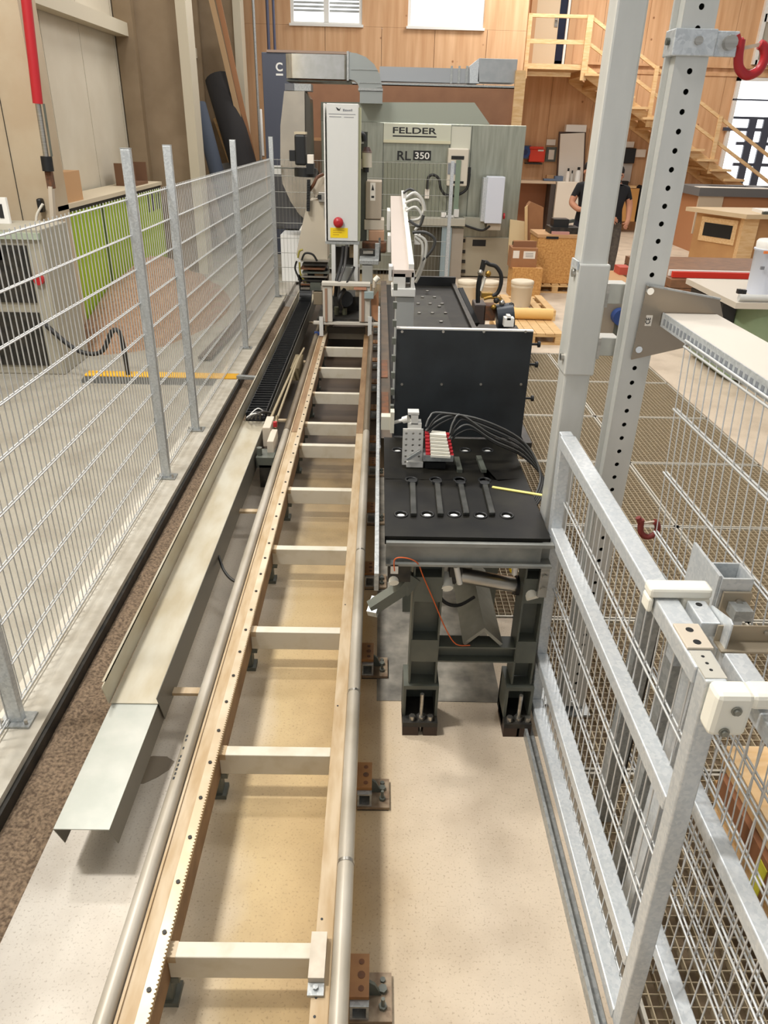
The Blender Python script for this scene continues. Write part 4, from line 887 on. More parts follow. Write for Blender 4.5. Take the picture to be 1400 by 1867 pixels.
sh = thing('saw_hood', 'tall curved silver extraction hood behind the black motor', 'hood', (at(530, 400, 13).x, 13.2, 0))
yh = 13.0
part(sh, 'front_cover', MB().fpoly([(518, 166), (555, 166), (556, 300), (572, 330), (572, 405), (560, 404), (545, 390), (530, 368), (515, 335), (511, 300), (511, 230)], yh, .6), mat('hood_steel', (206, 196, 180), .25, .7, (190, 182, 168), 2), bev=.01)
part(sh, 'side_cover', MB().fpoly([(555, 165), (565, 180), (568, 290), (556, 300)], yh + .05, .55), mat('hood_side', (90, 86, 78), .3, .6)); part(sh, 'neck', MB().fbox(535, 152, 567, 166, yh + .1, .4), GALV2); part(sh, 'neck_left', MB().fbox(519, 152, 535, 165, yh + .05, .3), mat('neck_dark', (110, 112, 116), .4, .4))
part(sh, 'bracket', MB().fbox(496, 302, 512, 318, yh - .2, .1), CAB)
bs = thing('grey_machine_base', 'dark grey rounded machine base behind the left end of the mesh fence', 'machine base', (at(530, 415, 13.8).x, 14.2, 0))
part(bs, 'block', MB().box(at(496, 400, 13.8).x, at(575, 400, 13.8).x, 13.8, 14.8, at(520, 418, 13.8).z, at(520, 312, 13.8).z), mat('dark_grey_cast', (84, 84, 88), .5), bev=.05)
part(bs, 'plinth', MB().box(at(500, 470, 12.3).x, at(575, 470, 12.3).x, 13.2, 14.7, 0, at(520, 418, 13.8).z - .02), mat('bright_white_plinth', (240, 240, 238), .4))

# big booth behind everything
yo = 16.2
bo = thing('spray_booth', 'slate blue booth with brown curtain front behind the extractor', 'booth', (0, 17, 0))
z0 = at(485, 95, yo).z
part(bo, 'side_panel', MB().box(at(486, 300, yo).x, at(545, 300, yo).x, yo, yo + .5, 0, z0), NAVY, bev=.01)
part(bo, 'top_trim', MB().box(at(486, 95, yo).x, at(640, 95, yo).x, yo - .02, yo + .5, z0, z0 + .04), mat('tan_trim', (160, 136, 120), .5))
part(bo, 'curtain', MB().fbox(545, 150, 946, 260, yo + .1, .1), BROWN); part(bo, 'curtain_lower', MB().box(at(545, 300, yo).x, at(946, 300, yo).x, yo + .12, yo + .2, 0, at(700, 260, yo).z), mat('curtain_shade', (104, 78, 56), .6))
part(bo, 'roof', MB().box(at(545, 300, yo).x, at(940, 300, yo).x, yo + .1, yo + 2, at(700, 150, yo).z - .05, at(700, 150, yo).z), GALV2)
text(bo, 'letter', 'C', (at(503, 130, yo).x, yo - .004, at(503, 130, yo).z), .145, WHITE, .13, bold=.03); part(bo, 'underline', MB().fbox(503, 134, 516, 138, yo - .004, .004), WHITE)
part(bo, 'frame_upright', MB().fbox(941, 128, 950, 232, yo + .05, .1), PINE)
ud = thing('upper_duct', 'long grey zinc duct along the wall above the brown curtain', 'duct', (1.2, yo + .8, 3.3))
part(ud, 'duct_run', MB().fbox(692, 121, 860, 152, yo + .3, .5), mat('duct_bluegrey', (168, 170, 172), .35, .6)); part(ud, 'duct_cone', MB().fpoly([(856, 121), (873, 107), (873, 152), (856, 152)], yo + .2, .6), GALV)
part(ud, 'duct_box', MB().fbox(873, 106, 940, 152, yo + .2, .6), mat('duct_box_grey', (164, 168, 170), .35, .6, (178, 180, 180), 5), bev=.01)
for px in (822, 836, 850): part(ud, 'duct_seam', MB().fbox(px, 120, px + 2, 152, yo + .28, .02), GALV2)

# ================================================================ LEFT BACKGROUND
lw = thing('lime_container', 'long lime green metal box with wooden rim against the left wall', 'container', (-3.9, 11, 0))
gxx = -3.65; g0 = atx(105, 385, gxx); g1 = atx(290, 332, gxx)
part(lw, 'side', MB().box(gxx - .45, gxx, g0.y, g1.y, 0, g0.z), LIME, bev=.01); part(lw, 'rim', MB().box(gxx - .48, gxx + .03, g0.y - .05, g1.y + .05, g0.z, g0.z + .05), mat('pale_rim', (200, 186, 160), .6))
part(lw, 'rim_gasket', MB().box(gxx, gxx + .015, g0.y, g1.y, g0.z - .04, g0.z), IRON)
for f in (.33, .62): part(lw, 'seam', MB().box(gxx, gxx + .012, g0.y + (g1.y - g0.y) * f, g0.y + (g1.y - g0.y) * f + .03, .1, g0.z - .04), mat('dark_lime', (74, 90, 30), .5))
for k in range(4):
    y = g1.y - .75 + .2 * k; part(lw, 'vent_slot', MB().box(gxx, gxx + .01, y, y + .06, g0.z - .35, g0.z - .08), BLACK)
single('cardboard_piece', MB().box(gxx - .3, gxx - .02, g0.y + .1, g0.y + .9, g0.z + .05, g0.z + .38), CARDT, 'small pale cardboard box on the near end of the lime green container', 'box')
cb = thing('wooden_crate', 'small dark wooden crate standing on the far end of the lime green container', 'crate', (gxx - .2, 12.5, g0.z + .05))
for k in range(2): part(cb, 'side_board', MB().box(gxx - .35, gxx - .05, 12.2 + k * .62, 12.23 + k * .62, g0.z + .05, g0.z + .36), mat('dark_crate', (110, 78, 54), .7))
part(cb, 'bottom', MB().box(gxx - .35, gxx - .05, 12.23, 12.82, g0.z + .05, g0.z + .09), mat('dark_crate', (110, 78, 54), .7)); part(cb, 'back', MB().box(gxx - .35, gxx - .32, 12.23, 12.82, g0.z + .09, g0.z + .34), mat('dark_crate', (110, 78, 54), .7))
# sawdust heap
heap = MB(); n = 20; vs = [(-3.15, 10.2, .75)]
for j in range(1, 7):
    for i in range(n):
        t = 2 * math.pi * i / n; r = j / 6; vs.append((-3.15 + .95 * r * math.cos(t) * (1 + .12 * random.random()), 10.2 + 2.1 * r * math.sin(t) * (1 + .1 * random.random()), max(.0, .75 * (1 - r ** 1.3) + .06 * random.uniform(-1, 1) * (1 - r))))
vs = [(min(-2.0, max(-3.62, x)), y + .45, z) for x, y, z in vs]
heap.add(vs, [(0, 1 + i, 1 + (i + 1) % n) for i in range(n)] + [(1 + (j - 1) * n + i, 1 + j * n + i, 1 + j * n + (i + 1) % n, 1 + (j - 1) * n + (i + 1) % n) for j in range(1, 6) for i in range(n)], True)
single('sawdust_heap', heap, mat('heap_sawdust', (158, 124, 94), .95, 0, (122, 94, 72), 30, bump=.5), 'brown heap of sawdust on the floor before the lime green container', 'sawdust', kind='stuff')
single('dark_board', MB().bar((-1.95, 8.2, .04), (-1.85, 10.6, .04), .15, .03), mat('dark_board', (70, 56, 46), .7), 'dark board lying at the foot of the sawdust heap behind the fence', 'board')
# electrical cabinet at the left edge
cbn = thing('control_cabinet', 'grey control cabinet with dark doors and red switch at the left edge', 'cabinet', (-3.75, 7.7, 0))
part(cbn, 'case', MB().box(-4.15, -3.3, 7.6, 8.3, 0, 1.45), mat('cabinet_warm_grey', (160, 154, 138), .5), bev=.01)
for z in (.1, .75): part(cbn, 'dark_door', MB().box(-4.1, -3.45, 7.58, 7.6, z, z + .55), IRON)
part(cbn, 'red_switch', MB().cyl((-3.38, 7.55, .98), (-3.38, 7.6, .98), .05, 12), REDP, 'red rotary switch'); part(cbn, 'top_rail', MB().box(-4.15, -3.3, 7.56, 7.6, 1.36, 1.42), mat('sage_rail', (160, 170, 150), .5)); part(cbn, 'display', MB().box(-4.1, -3.7, 7.58, 7.6, 1.16, 1.34), BLACK)
part(cbn, 'hose', MB().tube([(-3.4, 7.55, .55), (-3.1, 7.5, .3), (-2.85, 7.5, .28), (-2.7, 7.5, .5), (-2.62, 7.5, .45), (-2.6, 7.5, .02)], .025), RUBBER)
sg = single('wall_notice_board', MB().fbox(-10, 360, 25, 440, 8.0, .04), WHITE, 'white notice board hanging at the left picture edge above the cabinet', 'sign')
part(sg, 'black_print', MB().fbox(-5, 372, 8, 398, 7.995, .005), INK); part(sg, 'grey_print', MB().fbox(-5, 408, 9, 428, 7.995, .005), mat('blue_grey_print', (90, 94, 110), .6)); part(sg, 'red_stripe', MB().fbox(-5, 434, 10, 439, 7.995, .005), REDP)
# red lift strut on the boxed column
ls = thing('gate_strut', 'red and chrome lift strut on the pale boxed column', 'strut', (-3.4, 8.7, 1.8)); ysr = 8.7
p0, p1, p2, p3 = at(46, -15, ysr), at(69, 189, ysr), at(84, 285, ysr), at(88, 312, ysr)
part(ls, 'red_cylinder', MB().cyl(p0, p1, .05, 14), REDP, 'red cylinder'); part(ls, 'chrome_rod', MB().cyl(p1, p2, .028, 12), STEEL, 'chrome rod'); part(ls, 'guide_rod', MB().cyl(p1 + Vector((.06, 0, 0)), p2 + Vector((.06, 0, 0)), .012, 8), GUN)
part(ls, 'clevis', MB().cyl(p2, p3, .06, 10), BLACK); part(ls, 'lower_joint', MB().fbox(80, 312, 96, 345, ysr, .1), RUST, bev=.01); part(ls, 'side_lever', MB().fbox(64, 362, 78, 388, ysr, .1), BLACK, bev=.02)
part(ls, 'rail', MB().bar(at(93, 340, ysr + .02), at(102, 470, ysr + .02), .07, .04), BEIGE); part(ls, 'cable', MB().tube([at(78, 372, ysr), at(68, 390, ysr), at(66, 404, ysr)], .015), PEW)
# leaning rolls, planks and sheets beyond the wide column
ylr = 16.0
single('carpet_roll', MB().cyl(at(398, 145, 17.9), atz(486, 442, .2), .28, 16), FELT, 'thick charcoal roll leaning against the left wall', 'roll')
single('carpet_roll', MB().cyl(at(362, 190, 17.0), atz(432, 452, .1), .15, 16), mat('blue_grey_felt', (70, 78, 92), .8), 'thin blue grey roll leaning beside the wide column', 'roll')
for k, (a, b, m, l) in enumerate((((383, -10), (490, 446), mat('pale_brown_plank', (178, 146, 108), .6), 'front one of two long pine planks leaning over the charcoal roll'), ((396, -10), (496, 446), mat('brown_plank', (160, 112, 74), .6), 'browner one of two long planks leaning over the charcoal roll'), ((393, 215), (470, 442), PINE, 'short pine batten leaning between the two rolls'))):
    single('wooden_plank', MB().bar(at(*a, 17.5 + k * .1), atz(*b, .03), .1, .04, (0, 1, 0)), m, l, 'plank')
for k, (q, m, l) in enumerate(((((372, 320), (392, 318), (424, 446), (400, 446)), mat('pinkish_sheet', (206, 192, 178), .5), 'pale board sheet leaning against the wall behind the fence'), (((392, 300), (418, 296), (448, 444), (430, 444)), mat('grey_sheet', (150, 150, 152), .4), 'grey sheet leaning behind the pale board behind the fence'), (((446, 300), (480, 290), (496, 442), (476, 442)), mat('smoky_sheet', (112, 112, 110), .3), 'dark grey sheet leaning near the corner behind the fence'))):
    single('leaning_sheet', MB().fpoly(q, 17.4 + .2 * k, .05), m, l, 'sheet')
single('wooden_plank', MB().bar(at(433, 290, 17.0), atz(474, 446, .02), .06, .03, (0, 1, 0)), mat('pale_batten', (200, 192, 170), .5), 'thin pale batten leaning behind the third fence post', 'plank')
single('wall_batten', MB().cyl(at(475, 200, 18), at(480, 285, 17.5), .03, 8), WHITE, 'thin white rod leaning in the corner by the grey pipe', 'rod')
# yellow ramp strip through the fence
rp = thing('yellow_cable_ramp', 'yellow and black cable ramp crossing the floor under the fence', 'cable ramp', (-2.2, 7.5, 0))
part(rp, 'yellow_top', MB().box(-3.05, -1.46, 7.45, 7.62, .037, .046), mat('ramp_yellow', (226, 170, 40), .5)); part(rp, 'black_body', MB().prism([(7.33, 0), (7.74, 0), (7.62, .037), (7.45, .037)], 'x', -3.05, -1.67), mat('ramp_dark', (70, 70, 66), .6)); part(rp, 'steel_end', MB().bar((-1.46, 7.5, .05), (-1.16, 7.45, .05), .06, .03), GALV2)

# ================================================================ SLIDING GATE (near right)
def gx(z): return .757 - .028 * z
ga = thing('sliding_gate', 'galvanised sliding gate of tubes and rod mesh in front of the grating', 'gate', (.757, 1.9, 0))
GY0, GY1 = 1.205, 2.575
GT = mat('gate_tube', (198, 203, 206), .42, .45, (214, 217, 218), 110, kind='voronoi', lo=.2, hi=.8)
for y in (GY0, GY1): part(ga, 'stile', MB().bar((gx(.08), y, .08), (gx(1.4), y, 1.4), .046, .046), GT, bev=.004)
for z in (1.376, .985, .36, .1): part(ga, 'rail', MB().bar((gx(z), GY0 + .023, z), (gx(z), GY1 - .023, z), .058 if z > 1.2 else .05, .046), GT, bev=.004)
def leaf_wires(root, xf, y0, y1, z0, z1, pitch=.2, step=.05):
    n = int((y1 - y0) / step); dx = xf(z1) - xf(z0); L = math.hypot(dx, z1 - z0)
    vm_ = mesh_of('vertical_wire', MB().cyl((0, 0, 0), (dx, 0, z1 - z0), .0025, 5), Vector((0, 0, 0)), WIRE)
    hm_ = mesh_of('horizontal_wire', MB().cyl((-.006, 0, 0), (-.006, y1 - y0, 0), .0034, 5).cyl((.006, 0, 0), (.006, y1 - y0, 0), .0034, 5), Vector((0, 0, 0)), WIRE)
    for k in range(1, n): inst(root, 'vertical_wire', vm_, (xf(z0), y0 + (y1 - y0) * k / n, z0))
    z = z1 - .04
    while z > z0: inst(root, 'horizontal_wire', hm_, (xf(z), y0, z)); z -= pitch
leaf_wires(ga, lambda z: gx(z) + .021, GY0 + .02, GY1 - .02, .1, 1.36)
part(ga, 'rail_cap', MB().box(gx(1.4) - .022, gx(1.4) + .024, 1.19, 1.28, 1.3985, 1.402), mat('cap_strip', (200, 196, 184), .4, .3))
for y in (1.215, 1.237, 1.26): part(ga, 'cap_hole', MB().cyl((gx(1.4), y, 1.402), (gx(1.4), y, 1.4025), .004, 8), BLACK)
part(ga, 'lock_plate', MB().box(gx(1.4) - .025, gx(1.4) + .034, 1.285, 1.375, 1.399, 1.406), BEIGE, bev=.002)
part(ga, 'lock_slot', MB().cyl((gx(1.4) + .004, 1.305, 1.406), (gx(1.4) + .004, 1.305, 1.4066), .009, 10), BLACK); part(ga, 'lock_slot', MB().cyl((gx(1.4) + .004, 1.35, 1.406), (gx(1.4) + .004, 1.35, 1.4066), .009, 10), BLACK)
single('floor_guide', MB().box(.688, .70, .4, 2.7, 0, .05).box(.70, .735, .4, 2.7, 0, .008), GALV2, 'low galvanised guide angle on the concrete along the gate foot', 'guide rail')
g2 = thing('fixed_mesh_leaf', 'second galvanised mesh leaf beyond the near gate post at the right edge', 'gate', (.87, .9, 0))
def gx2(z): return .872 - .02 * z
part(g2, 'stile', MB().bar((gx2(.06), 1.42, .06), (gx2(1.32), 1.42, 1.32), .05, .05), GT, bev=.004)
for z in (1.30, .87, .28): part(g2, 'rail', MB().bar((gx2(z), .25, z), (gx2(z), 1.395, z), .044, .044), GT, bev=.004)
leaf_wires(g2, lambda z: gx2(z) + .019, .25, 1.4, .1, 1.3)
# guide post with white guide blocks
gp2 = thing('guide_post', 'open topped square guide post with white plastic guide blocks over the gate', 'post', (.92, 1.585, 0))
part(gp2, 'side_plate', MB().box(.868, .8755, 1.55, 1.72, 1.1, 1.425), GT)
part(gp2, 'tube', MB().sqtube(.876, .956, 1.545, 1.625, 0, 1.42, .006), GT)
part(gp2, 'front_plate', MB().box(.884, .956, 1.535, 1.543, 1.30, 1.385), mat('plate_warm', (170, 158, 138), .35, .5)); part(gp2, 'plate_bolt', MB().cyl((.925, 1.525, 1.36), (.925, 1.535, 1.36), .008, 8), STEEL)
part(gp2, 'white_guide', MB().box(.672, .825, 1.478, 1.525, 1.402, 1.43).box(.672, .687, 1.478, 1.525, 1.36, 1.402).box(.755, .825, 1.478, 1.525, 1.36, 1.402), PEW, 'far white plastic guide block', bev=.012)
part(gp2, 'guide_arm', MB().box(.765, .81, 1.385, 1.478, 1.36, 1.40), GT, bev=.003); part(gp2, 'arm_hole', MB().cyl((.787, 1.46, 1.40), (.787, 1.46, 1.4006), .008, 10), BLACK)
part(gp2, 'angle_bracket', MB().prism([(1.345, 1.34), (1.345, 1.425), (1.36, 1.43), (1.45, 1.405), (1.45, 1.34)], 'x', .812, .816), GT)
part(gp2, 'cross_angle', MB().box(.80, .96, 1.335, 1.375, 1.352, 1.357).box(.80, .96, 1.375, 1.379, 1.352, 1.40), mat('plate_warm', (170, 158, 138), .35, .5))
for x in (.915, .94): part(gp2, 'bracket_bolt', MB().cyl((x, 1.37, 1.383), (x, 1.375, 1.383), .006, 8), STEEL)
part(gp2, 'slide_bar', MB().box(.795, .845, 1.18, 1.315, 1.33, 1.37), GT, bev=.003); part(gp2, 'small_lug', MB().box(.90, .945, 1.49, 1.535, 1.33, 1.36), GALV2)
part(gp2, 'near_guide', MB().box(.696, .775, 1.125, 1.178, 1.30, 1.41), PEW, 'near white plastic guide block with two bolts', bev=.012)
part(gp2, 'near_guide_arm', MB().box(.768, .95, 1.125, 1.178, 1.372, 1.41), PEW, bev=.01)
for x, z in ((.74, 1.372), (.728, 1.315)): part(gp2, 'guide_bolt', MB().cyl((x, 1.121, z), (x, 1.126, z), .011, 12).cyl((x, 1.116, z), (x, 1.122, z), .007, 6), mat('bolt_grey', (140, 140, 132), .35, .7))
pm = MB().sqtube(-.03, .03, -.03, .03, 0, 1.12, .005)
sp = thing('short_post', 'short open steel post on the grating behind the gate, farther one', 'post', (.93, 2.02, 0), 'short posts behind the gate')
part(sp, 'tube', MB().sqtube(.90, .96, 1.99, 2.05, 0, 1.12, .005), GALV2); part(sp, 'head_plate', MB().box(.87, .97, 1.93, 1.985, 1.06, 1.11), GT); part(sp, 'dark_gap', MB().box(.961, .972, 2.0, 2.04, .2, 1.0), IRON)
dup(sp, (.0, -.26, -.02), 'short open steel post on the grating behind the gate, nearer one')

# ================================================================ TALL POSTS WITH HOOKS
pa = thing('tall_square_post', 'tall square galvanised post with a wider sleeve, left of the perforated one', 'post', (.75, 2.73, 0))
PZ = mat('post_zinc', (196, 197, 192), .42, .4, (208, 208, 203), 3, stretch=(3, 3, .8))
yA_ = 2.68
part(pa, 'tube', MB().box(.708, .806, yA_, yA_ + .1, 0, 3.3), PZ, bev=.008)
zs0, zs1 = at(1060, 684, yA_).z, at(1080, 481, yA_).z
slv = part(pa, 'sleeve', MB().box(.702, .814, yA_ - .012, yA_ + .112, zs0, zs1), PZ, bev=.006)
part(slv, 'sleeve_lip', MB().box(.696, .702, yA_ - .01, yA_ + .08, zs1 - .02, zs1 + .008), GALV)
for py in (500, 655):
    z = at(1045, py, yA_).z; part(slv, 'side_bolt', MB().cyl((.69, yA_ + .03, z), (.702, yA_ + .03, z), .014, 8), STEEL)
part(pa, 'base_plate', MB().box(.70, .84, yA_ - .04, yA_ + .14, 0, .012), GALV2)
for p0, p1 in ((515, 552), (613, 646)):
    a, b = at(1110, p0, yA_ + .02), at(1110, p1, yA_ + .02)
    cb_ = part(pa, 'clamp_bridge', MB().box(.812, .888, yA_ - .005, yA_ + .07, b.z, a.z), mat('clamp_grey', (190, 190, 182), .4, .5), bev=.003)
    part(cb_, 'clamp_edge', MB().box(.812, .822, yA_ - .012, yA_ - .005, b.z - .01, a.z), STEEL); part(cb_, 'clamp_edge', MB().box(.878, .888, yA_ - .012, yA_ - .005, b.z - .01, a.z), STEEL)
yB_ = 2.6
pb = thing('perforated_post', 'tall perforated galvanised post with a row of round holes', 'post', (.937, 2.65, 0))
def bpos(u, v, d): return Vector((u, yB_ + d, v))
fr_ = MB(); z = .05; HP = .0545
zz = at(1279, 12, yB_).z
z0 = zz - HP * 50.5
k = 0
while z0 + HP * k < 3.25:
    za = z0 + HP * k
    if za > .02: fr_.holecell(.888, .988, za, za + HP, .938, za + HP / 2, .0085, bpos, .004, 12)
    k += 1
part(pb, 'front_web', fr_, PZ)
part(pb, 'side_flange', MB().box(.888, .892, yB_ + .001, yB_ + .06, .02, 3.25), PZ); part(pb, 'side_flange', MB().box(.984, .988, yB_ + .001, yB_ + .06, .02, 3.25), PZ)
part(pb, 'edge_lip', MB().box(.872, .8875, yB_ + .045, yB_ + .06, .02, 3.25), PZ); part(pb, 'dark_back', MB().box(.892, .984, yB_ + .055, yB_ + .06, .02, 3.25), GUN)
part(pb, 'base_plate', MB().box(.86, 1.02, yB_ - .03, yB_ + .1, 0, .012), GALV2)
def hook(px, py, sc, yy, lab, parent_x, flip=False):
    c = at(px, py, yy)
    h = thing('safety_hook', lab, 'hook', c)
    def q(dx, dz): return c + Vector((dx * sc, 0, dz * sc))
    part(h, 'hook_body', MB().tube([q(-.05, .06), q(-.045, .0), q(-.03, -.045), q(.01, -.07), q(.055, -.05), q(.07, -.005), q(.055, .035), q(.035, .045)], .02 * sc, 10), REDP if not flip else mat('rusty_red_paint', (120, 42, 34), .6))
    part(h, 'shank', MB().cyl(q(-.075, .045), q(-.04, .055), .016 * sc, 10).cyl(q(-.075, .075), q(-.05, .03), .018 * sc, 10), REDP if not flip else mat('rusty_red_paint', (120, 42, 34), .6))
    part(h, 'latch', MB().bar(q(-.03, .03), q(.04, .045), .012 * sc, .014 * sc), mat('latch_cream', (196, 180, 160), .4)); return h
cz0, cz1 = at(1260, 103, yB_).z, at(1260, 52, yB_).z
cp = part(pb, 'collar_clamp', MB().box(.878, .998, yB_ - .012, yB_ - .003, cz0, cz1).box(.870, .884, yB_ - .012, yB_ + .075, cz0, cz1).box(.998, 1.065, yB_ - .008, yB_ - .001, cz0, cz1 - .004), GALV, bev=.003)
a = at(1270, 75, yB_); b = at(1326, 79, yB_)
part(cp, 'bolt_head', MB().cyl((a.x, yB_ - .022, a.z), (a.x, yB_ - .011, a.z), .012, 10), STEEL); part(cp, 'hook_bolt', MB().cyl((b.x, yB_ - .03, b.z), (b.x, yB_ + .0, b.z), .02, 12), STEEL); part(cp, 'left_bolt', MB().cyl((.86, yB_ + .03, a.z), (.872, yB_ + .03, a.z), .01, 8), GUN)
hook(1365, 103, .7, yB_ + .0, 'red crane hook with latch clamped high on the perforated post', 0)
hook(1180, 962, .6, yB_ - .05, 'rusty red hook hanging low behind the sliding gate', 0, True)
# triangular plate (brown reflection in its colour) and the white topped beam it carries
bl = thing('bracketed_mesh_panel', 'rod mesh panel hanging from a white topped beam on a steel bracket plate', 'mesh panel', (1.1, 1.5, .2))
PLT = mat('stainless_plate', (158, 146, 130), .3, .75, (148, 136, 120), 3)
yP = yB_ - .012
part(bl, 'bracket_plate', MB().fpoly([(1180, 520), (1312, 545), (1318, 577), (1256, 632), (1151, 656)], yP, .006), PLT)
part(bl, 'plate_lip', MB().bar(at(1180, 519.5, yP), at(1312, 544.5, yP), .02, .005), GALV2)
for px, py in ((1184, 530), (1163, 636)):
    p = at(px, py, yP); part(bl, 'plate_bolt', MB().cyl(p - Vector((0, .012, 0)), p, .012, 12), mat('chrome', (235, 235, 232), .15, 1))
p = at(1175, 594, yP); q = at(1190, 575, yP); part(bl, 'mark_label', MB().box(p.x, q.x, yP - .0015, yP, p.z, q.z), PAPER)
o = text(bl, 'mark_letters', 'CE', (0, 0, 0), .017, INK, .022, rot=Matrix.Rotation(-math.pi / 2, 3, 'Y'), bold=.02)
o.location = Vector((q.x - .006, yP - .003, p.z + .007)) - rootloc(bl)
bx0, bx1, bz = .99, 1.185, 1.85
part(bl, 'beam_top', MB().box(bx0 + .008, bx1, .2, yP - .004, bz - .006, bz), mat('beam_offwhite', (204, 196, 184), .5)); part(bl, 'beam_side', MB().box(bx1 - .005, bx1, .2, yP - .004, bz - .06, bz - .006), GALV)
part(bl, 'toothed_edge', MB().box(bx0 + .004, bx0 + .008, .2, yP - .004, bz - .045, bz + .002), GALV)
tm = mesh_of('edge_slot', MB().box(-.001, .0, 0, .016, 0, .022), Vector((0, 0, 0)), mat('slot_grey', (128, 132, 138), .5, .3))
y = 1.2
while y < 2.56: inst(bl, 'edge_slot', tm, (bx0 + .004, y, bz - .036)); y += .032
part(bl, 'edge_rod', MB().cyl((bx0 - .004, .2, bz - .03), (bx0 - .004, 2.33, bz - .03), .004, 6).cyl((bx0 - .004, .2, bz - .05), (bx0 - .004, 2.33, bz - .05), .004, 6), WIRE)
def xm(z): return 1.026 + (1.76 - z) * .0
n = 40
L_ = 1.5
vmx = mesh_of('vertical_wire', MB().cyl((0, 0, 0), (0, -.22, -L_), .0021, 5), Vector((0, 0, 0)), WIRE)
for k in range(n): inst(bl, 'vertical_wire', vmx, (.988, 2.33 - .05 * k, 1.815))
hmx = mesh_of('horizontal_wire', MB().cyl((-.006, 0, 0), (-.006, -2.0, 0), .0036, 5).cyl((.006, 0, 0), (.006, -2.0, 0), .0036, 5), Vector((0, 0, 0)), WIRE)
for k in range(7): inst(bl, 'horizontal_wire', hmx, (.988, 2.33 - .22 * (.2 * (k + 1)) / L_, 1.815 - .215 * (k + 1)))
# timber pieces beyond the second leaf
tb = thing('offcut_stack', 'stack of pale timber offcuts seen through the mesh at the lower right', 'timber stack', (1.6, 1.8, 0))
for k in range(4):
    for j in range(3):
        part(tb, 'offcut', MB().box(1.33 + .2 * j + .02 * (k % 2), 1.49 + .2 * j + .02 * (k % 2), 1.55 + .03 * (j % 2), 2.0 + .05 * ((j + k) % 2), .09 * k, .09 * k + .082), (PINE, PINED, mat('reddish_wood', (150, 100, 66), .7))[(j + k) % 3])
part(tb, 'yellow_tag', MB().box(1.326, 1.329, 1.6, 1.66, .1, .24), mat('tag_yellow', (214, 206, 60), .5))

# ================================================================ RIGHT BACKGROUND
def pallet(name, lab, x0, x1, y0, y1, z=0, group='wooden pallets'):
    t = thing(name, lab, 'pallet', ((x0 + x1) / 2, (y0 + y1) / 2, z), group)
    for k in range(3):
        yy = y0 + (y1 - y0 - .1) * k / 2
        part(t, 'bottom_board', MB().box(x0, x1, yy, yy + .1, z, z + .02), PINED)
        for j in range(3):
            xx = x0 + (x1 - x0 - .1) * j / 2; part(t, 'block', MB().box(xx, xx + .1, yy, yy + .1, z + .02, z + .1), PINED)
        part(t, 'stringer_board', MB().box(x0, x1, yy, yy + .1, z + .1, z + .122), PINED)
    for k in range(7):
        xx = x0 + (x1 - x0 - .11) * k / 6; part(t, 'top_board', MB().box(xx, xx + .11, y0, y1, z + .122, z + .144), PINED)
    return t
pallet('wooden_pallet', 'wooden pallet nearest the grating carrying the yellow tube roll', 1.55, 2.36, 9.25, 10.2)
pallet('wooden_pallet', 'wooden pallet under the white buckets behind the tube roll', 1.35, 2.55, 10.6, 11.7)
pallet('wooden_pallet', 'wooden pallet under the chipboard crate', 2.5, 3.45, 12.65, 13.5)
single('tube_roll', MB().cyl(atz(936, 571, .22), atz(1007, 573, .22), .075, 18).cyl(atz(930, 571, .22), atz(936, 571, .22), .05, 12), mat('tube_yellow', (226, 184, 112), .5), 'pale yellow cardboard tube roll lying on the nearest pallet', 'tube')
def bucket(px, pyt, pyb, wpx, y, lab, z0=.146, m=None):
    t, b = at(px, pyt, y), at(px, pyb, y); r = wpx / 2 * (at(px + 1, pyt, y).x - at(px, pyt, y).x); h = t.z - z0
    m = m or mat('bucket_cream', (216, 202, 178), .5)
    bu = thing('lidded_bucket', lab, 'bucket', (t.x, y, z0), 'lidded buckets')
    part(bu, 'body', MB().lathe([(r * .86, 0), (r * .93, h * .72), (r * .97, h * .74), (r * .97, h * .8), (r * .94, h * .86)], (t.x, y, z0), 20), m)
    part(bu, 'lid', MB().lathe([(r * .98, h * .86), (r, h * .88), (r, h * .97), (r * .93, h)], (t.x, y, z0), 20), WHITE if m is None else m); return bu
bucket(953, 511, 560, 42, 10.9, 'cream lidded bucket standing right of the brass fittings on the pallet')
bucket(853, 511, 560, 38, 10.9, 'cream lidded bucket left of the black hose loop'); bucket(893, 512, 560, 36, 11.1, 'cream lidded bucket behind the black hose loop')
# hydraulic unit
yh2 = 8.35
hu = thing('hydraulic_unit', 'dark hydraulic pump unit with black hose loop beside the rear table', 'hydraulic unit', (1.2, yh2, 0))
part(hu, 'base_frame', MB().box(.92, 1.66, 8.1, 8.8, 0, .35), IRON); part(hu, 'motor', MB().cyl(at(905, 578, yh2), at(935, 574, yh2), .14, 16), mat('motor_navy', (40, 46, 54), .4))
part(hu, 'dark_block', MB().fbox(866, 556, 884, 592, yh2, .3), mat('block_brown', (66, 56, 52), .5), bev=.01); part(hu, 'dark_bar', MB().bar(at(838, 528, yh2 + .3), at(868, 592, yh2 - .1), .06, .06), BLACK); part(hu, 'manifold', MB().fbox(884, 558, 902, 585, yh2, .2), RUST)
part(hu, 'hose_loop', MB().tube([at(px, py, yh2) for px, py in ((872, 540), (874, 515), (880, 490), (884, 478), (892, 482), (904, 486), (913, 500), (913, 518), (907, 534), (898, 540))], .022), RUBBER)
part(hu, 'upright_hose', MB().tube([at(px, py, yh2) for px, py in ((871, 552), (872, 520), (878, 492), (882, 474))], .025), BLACK)
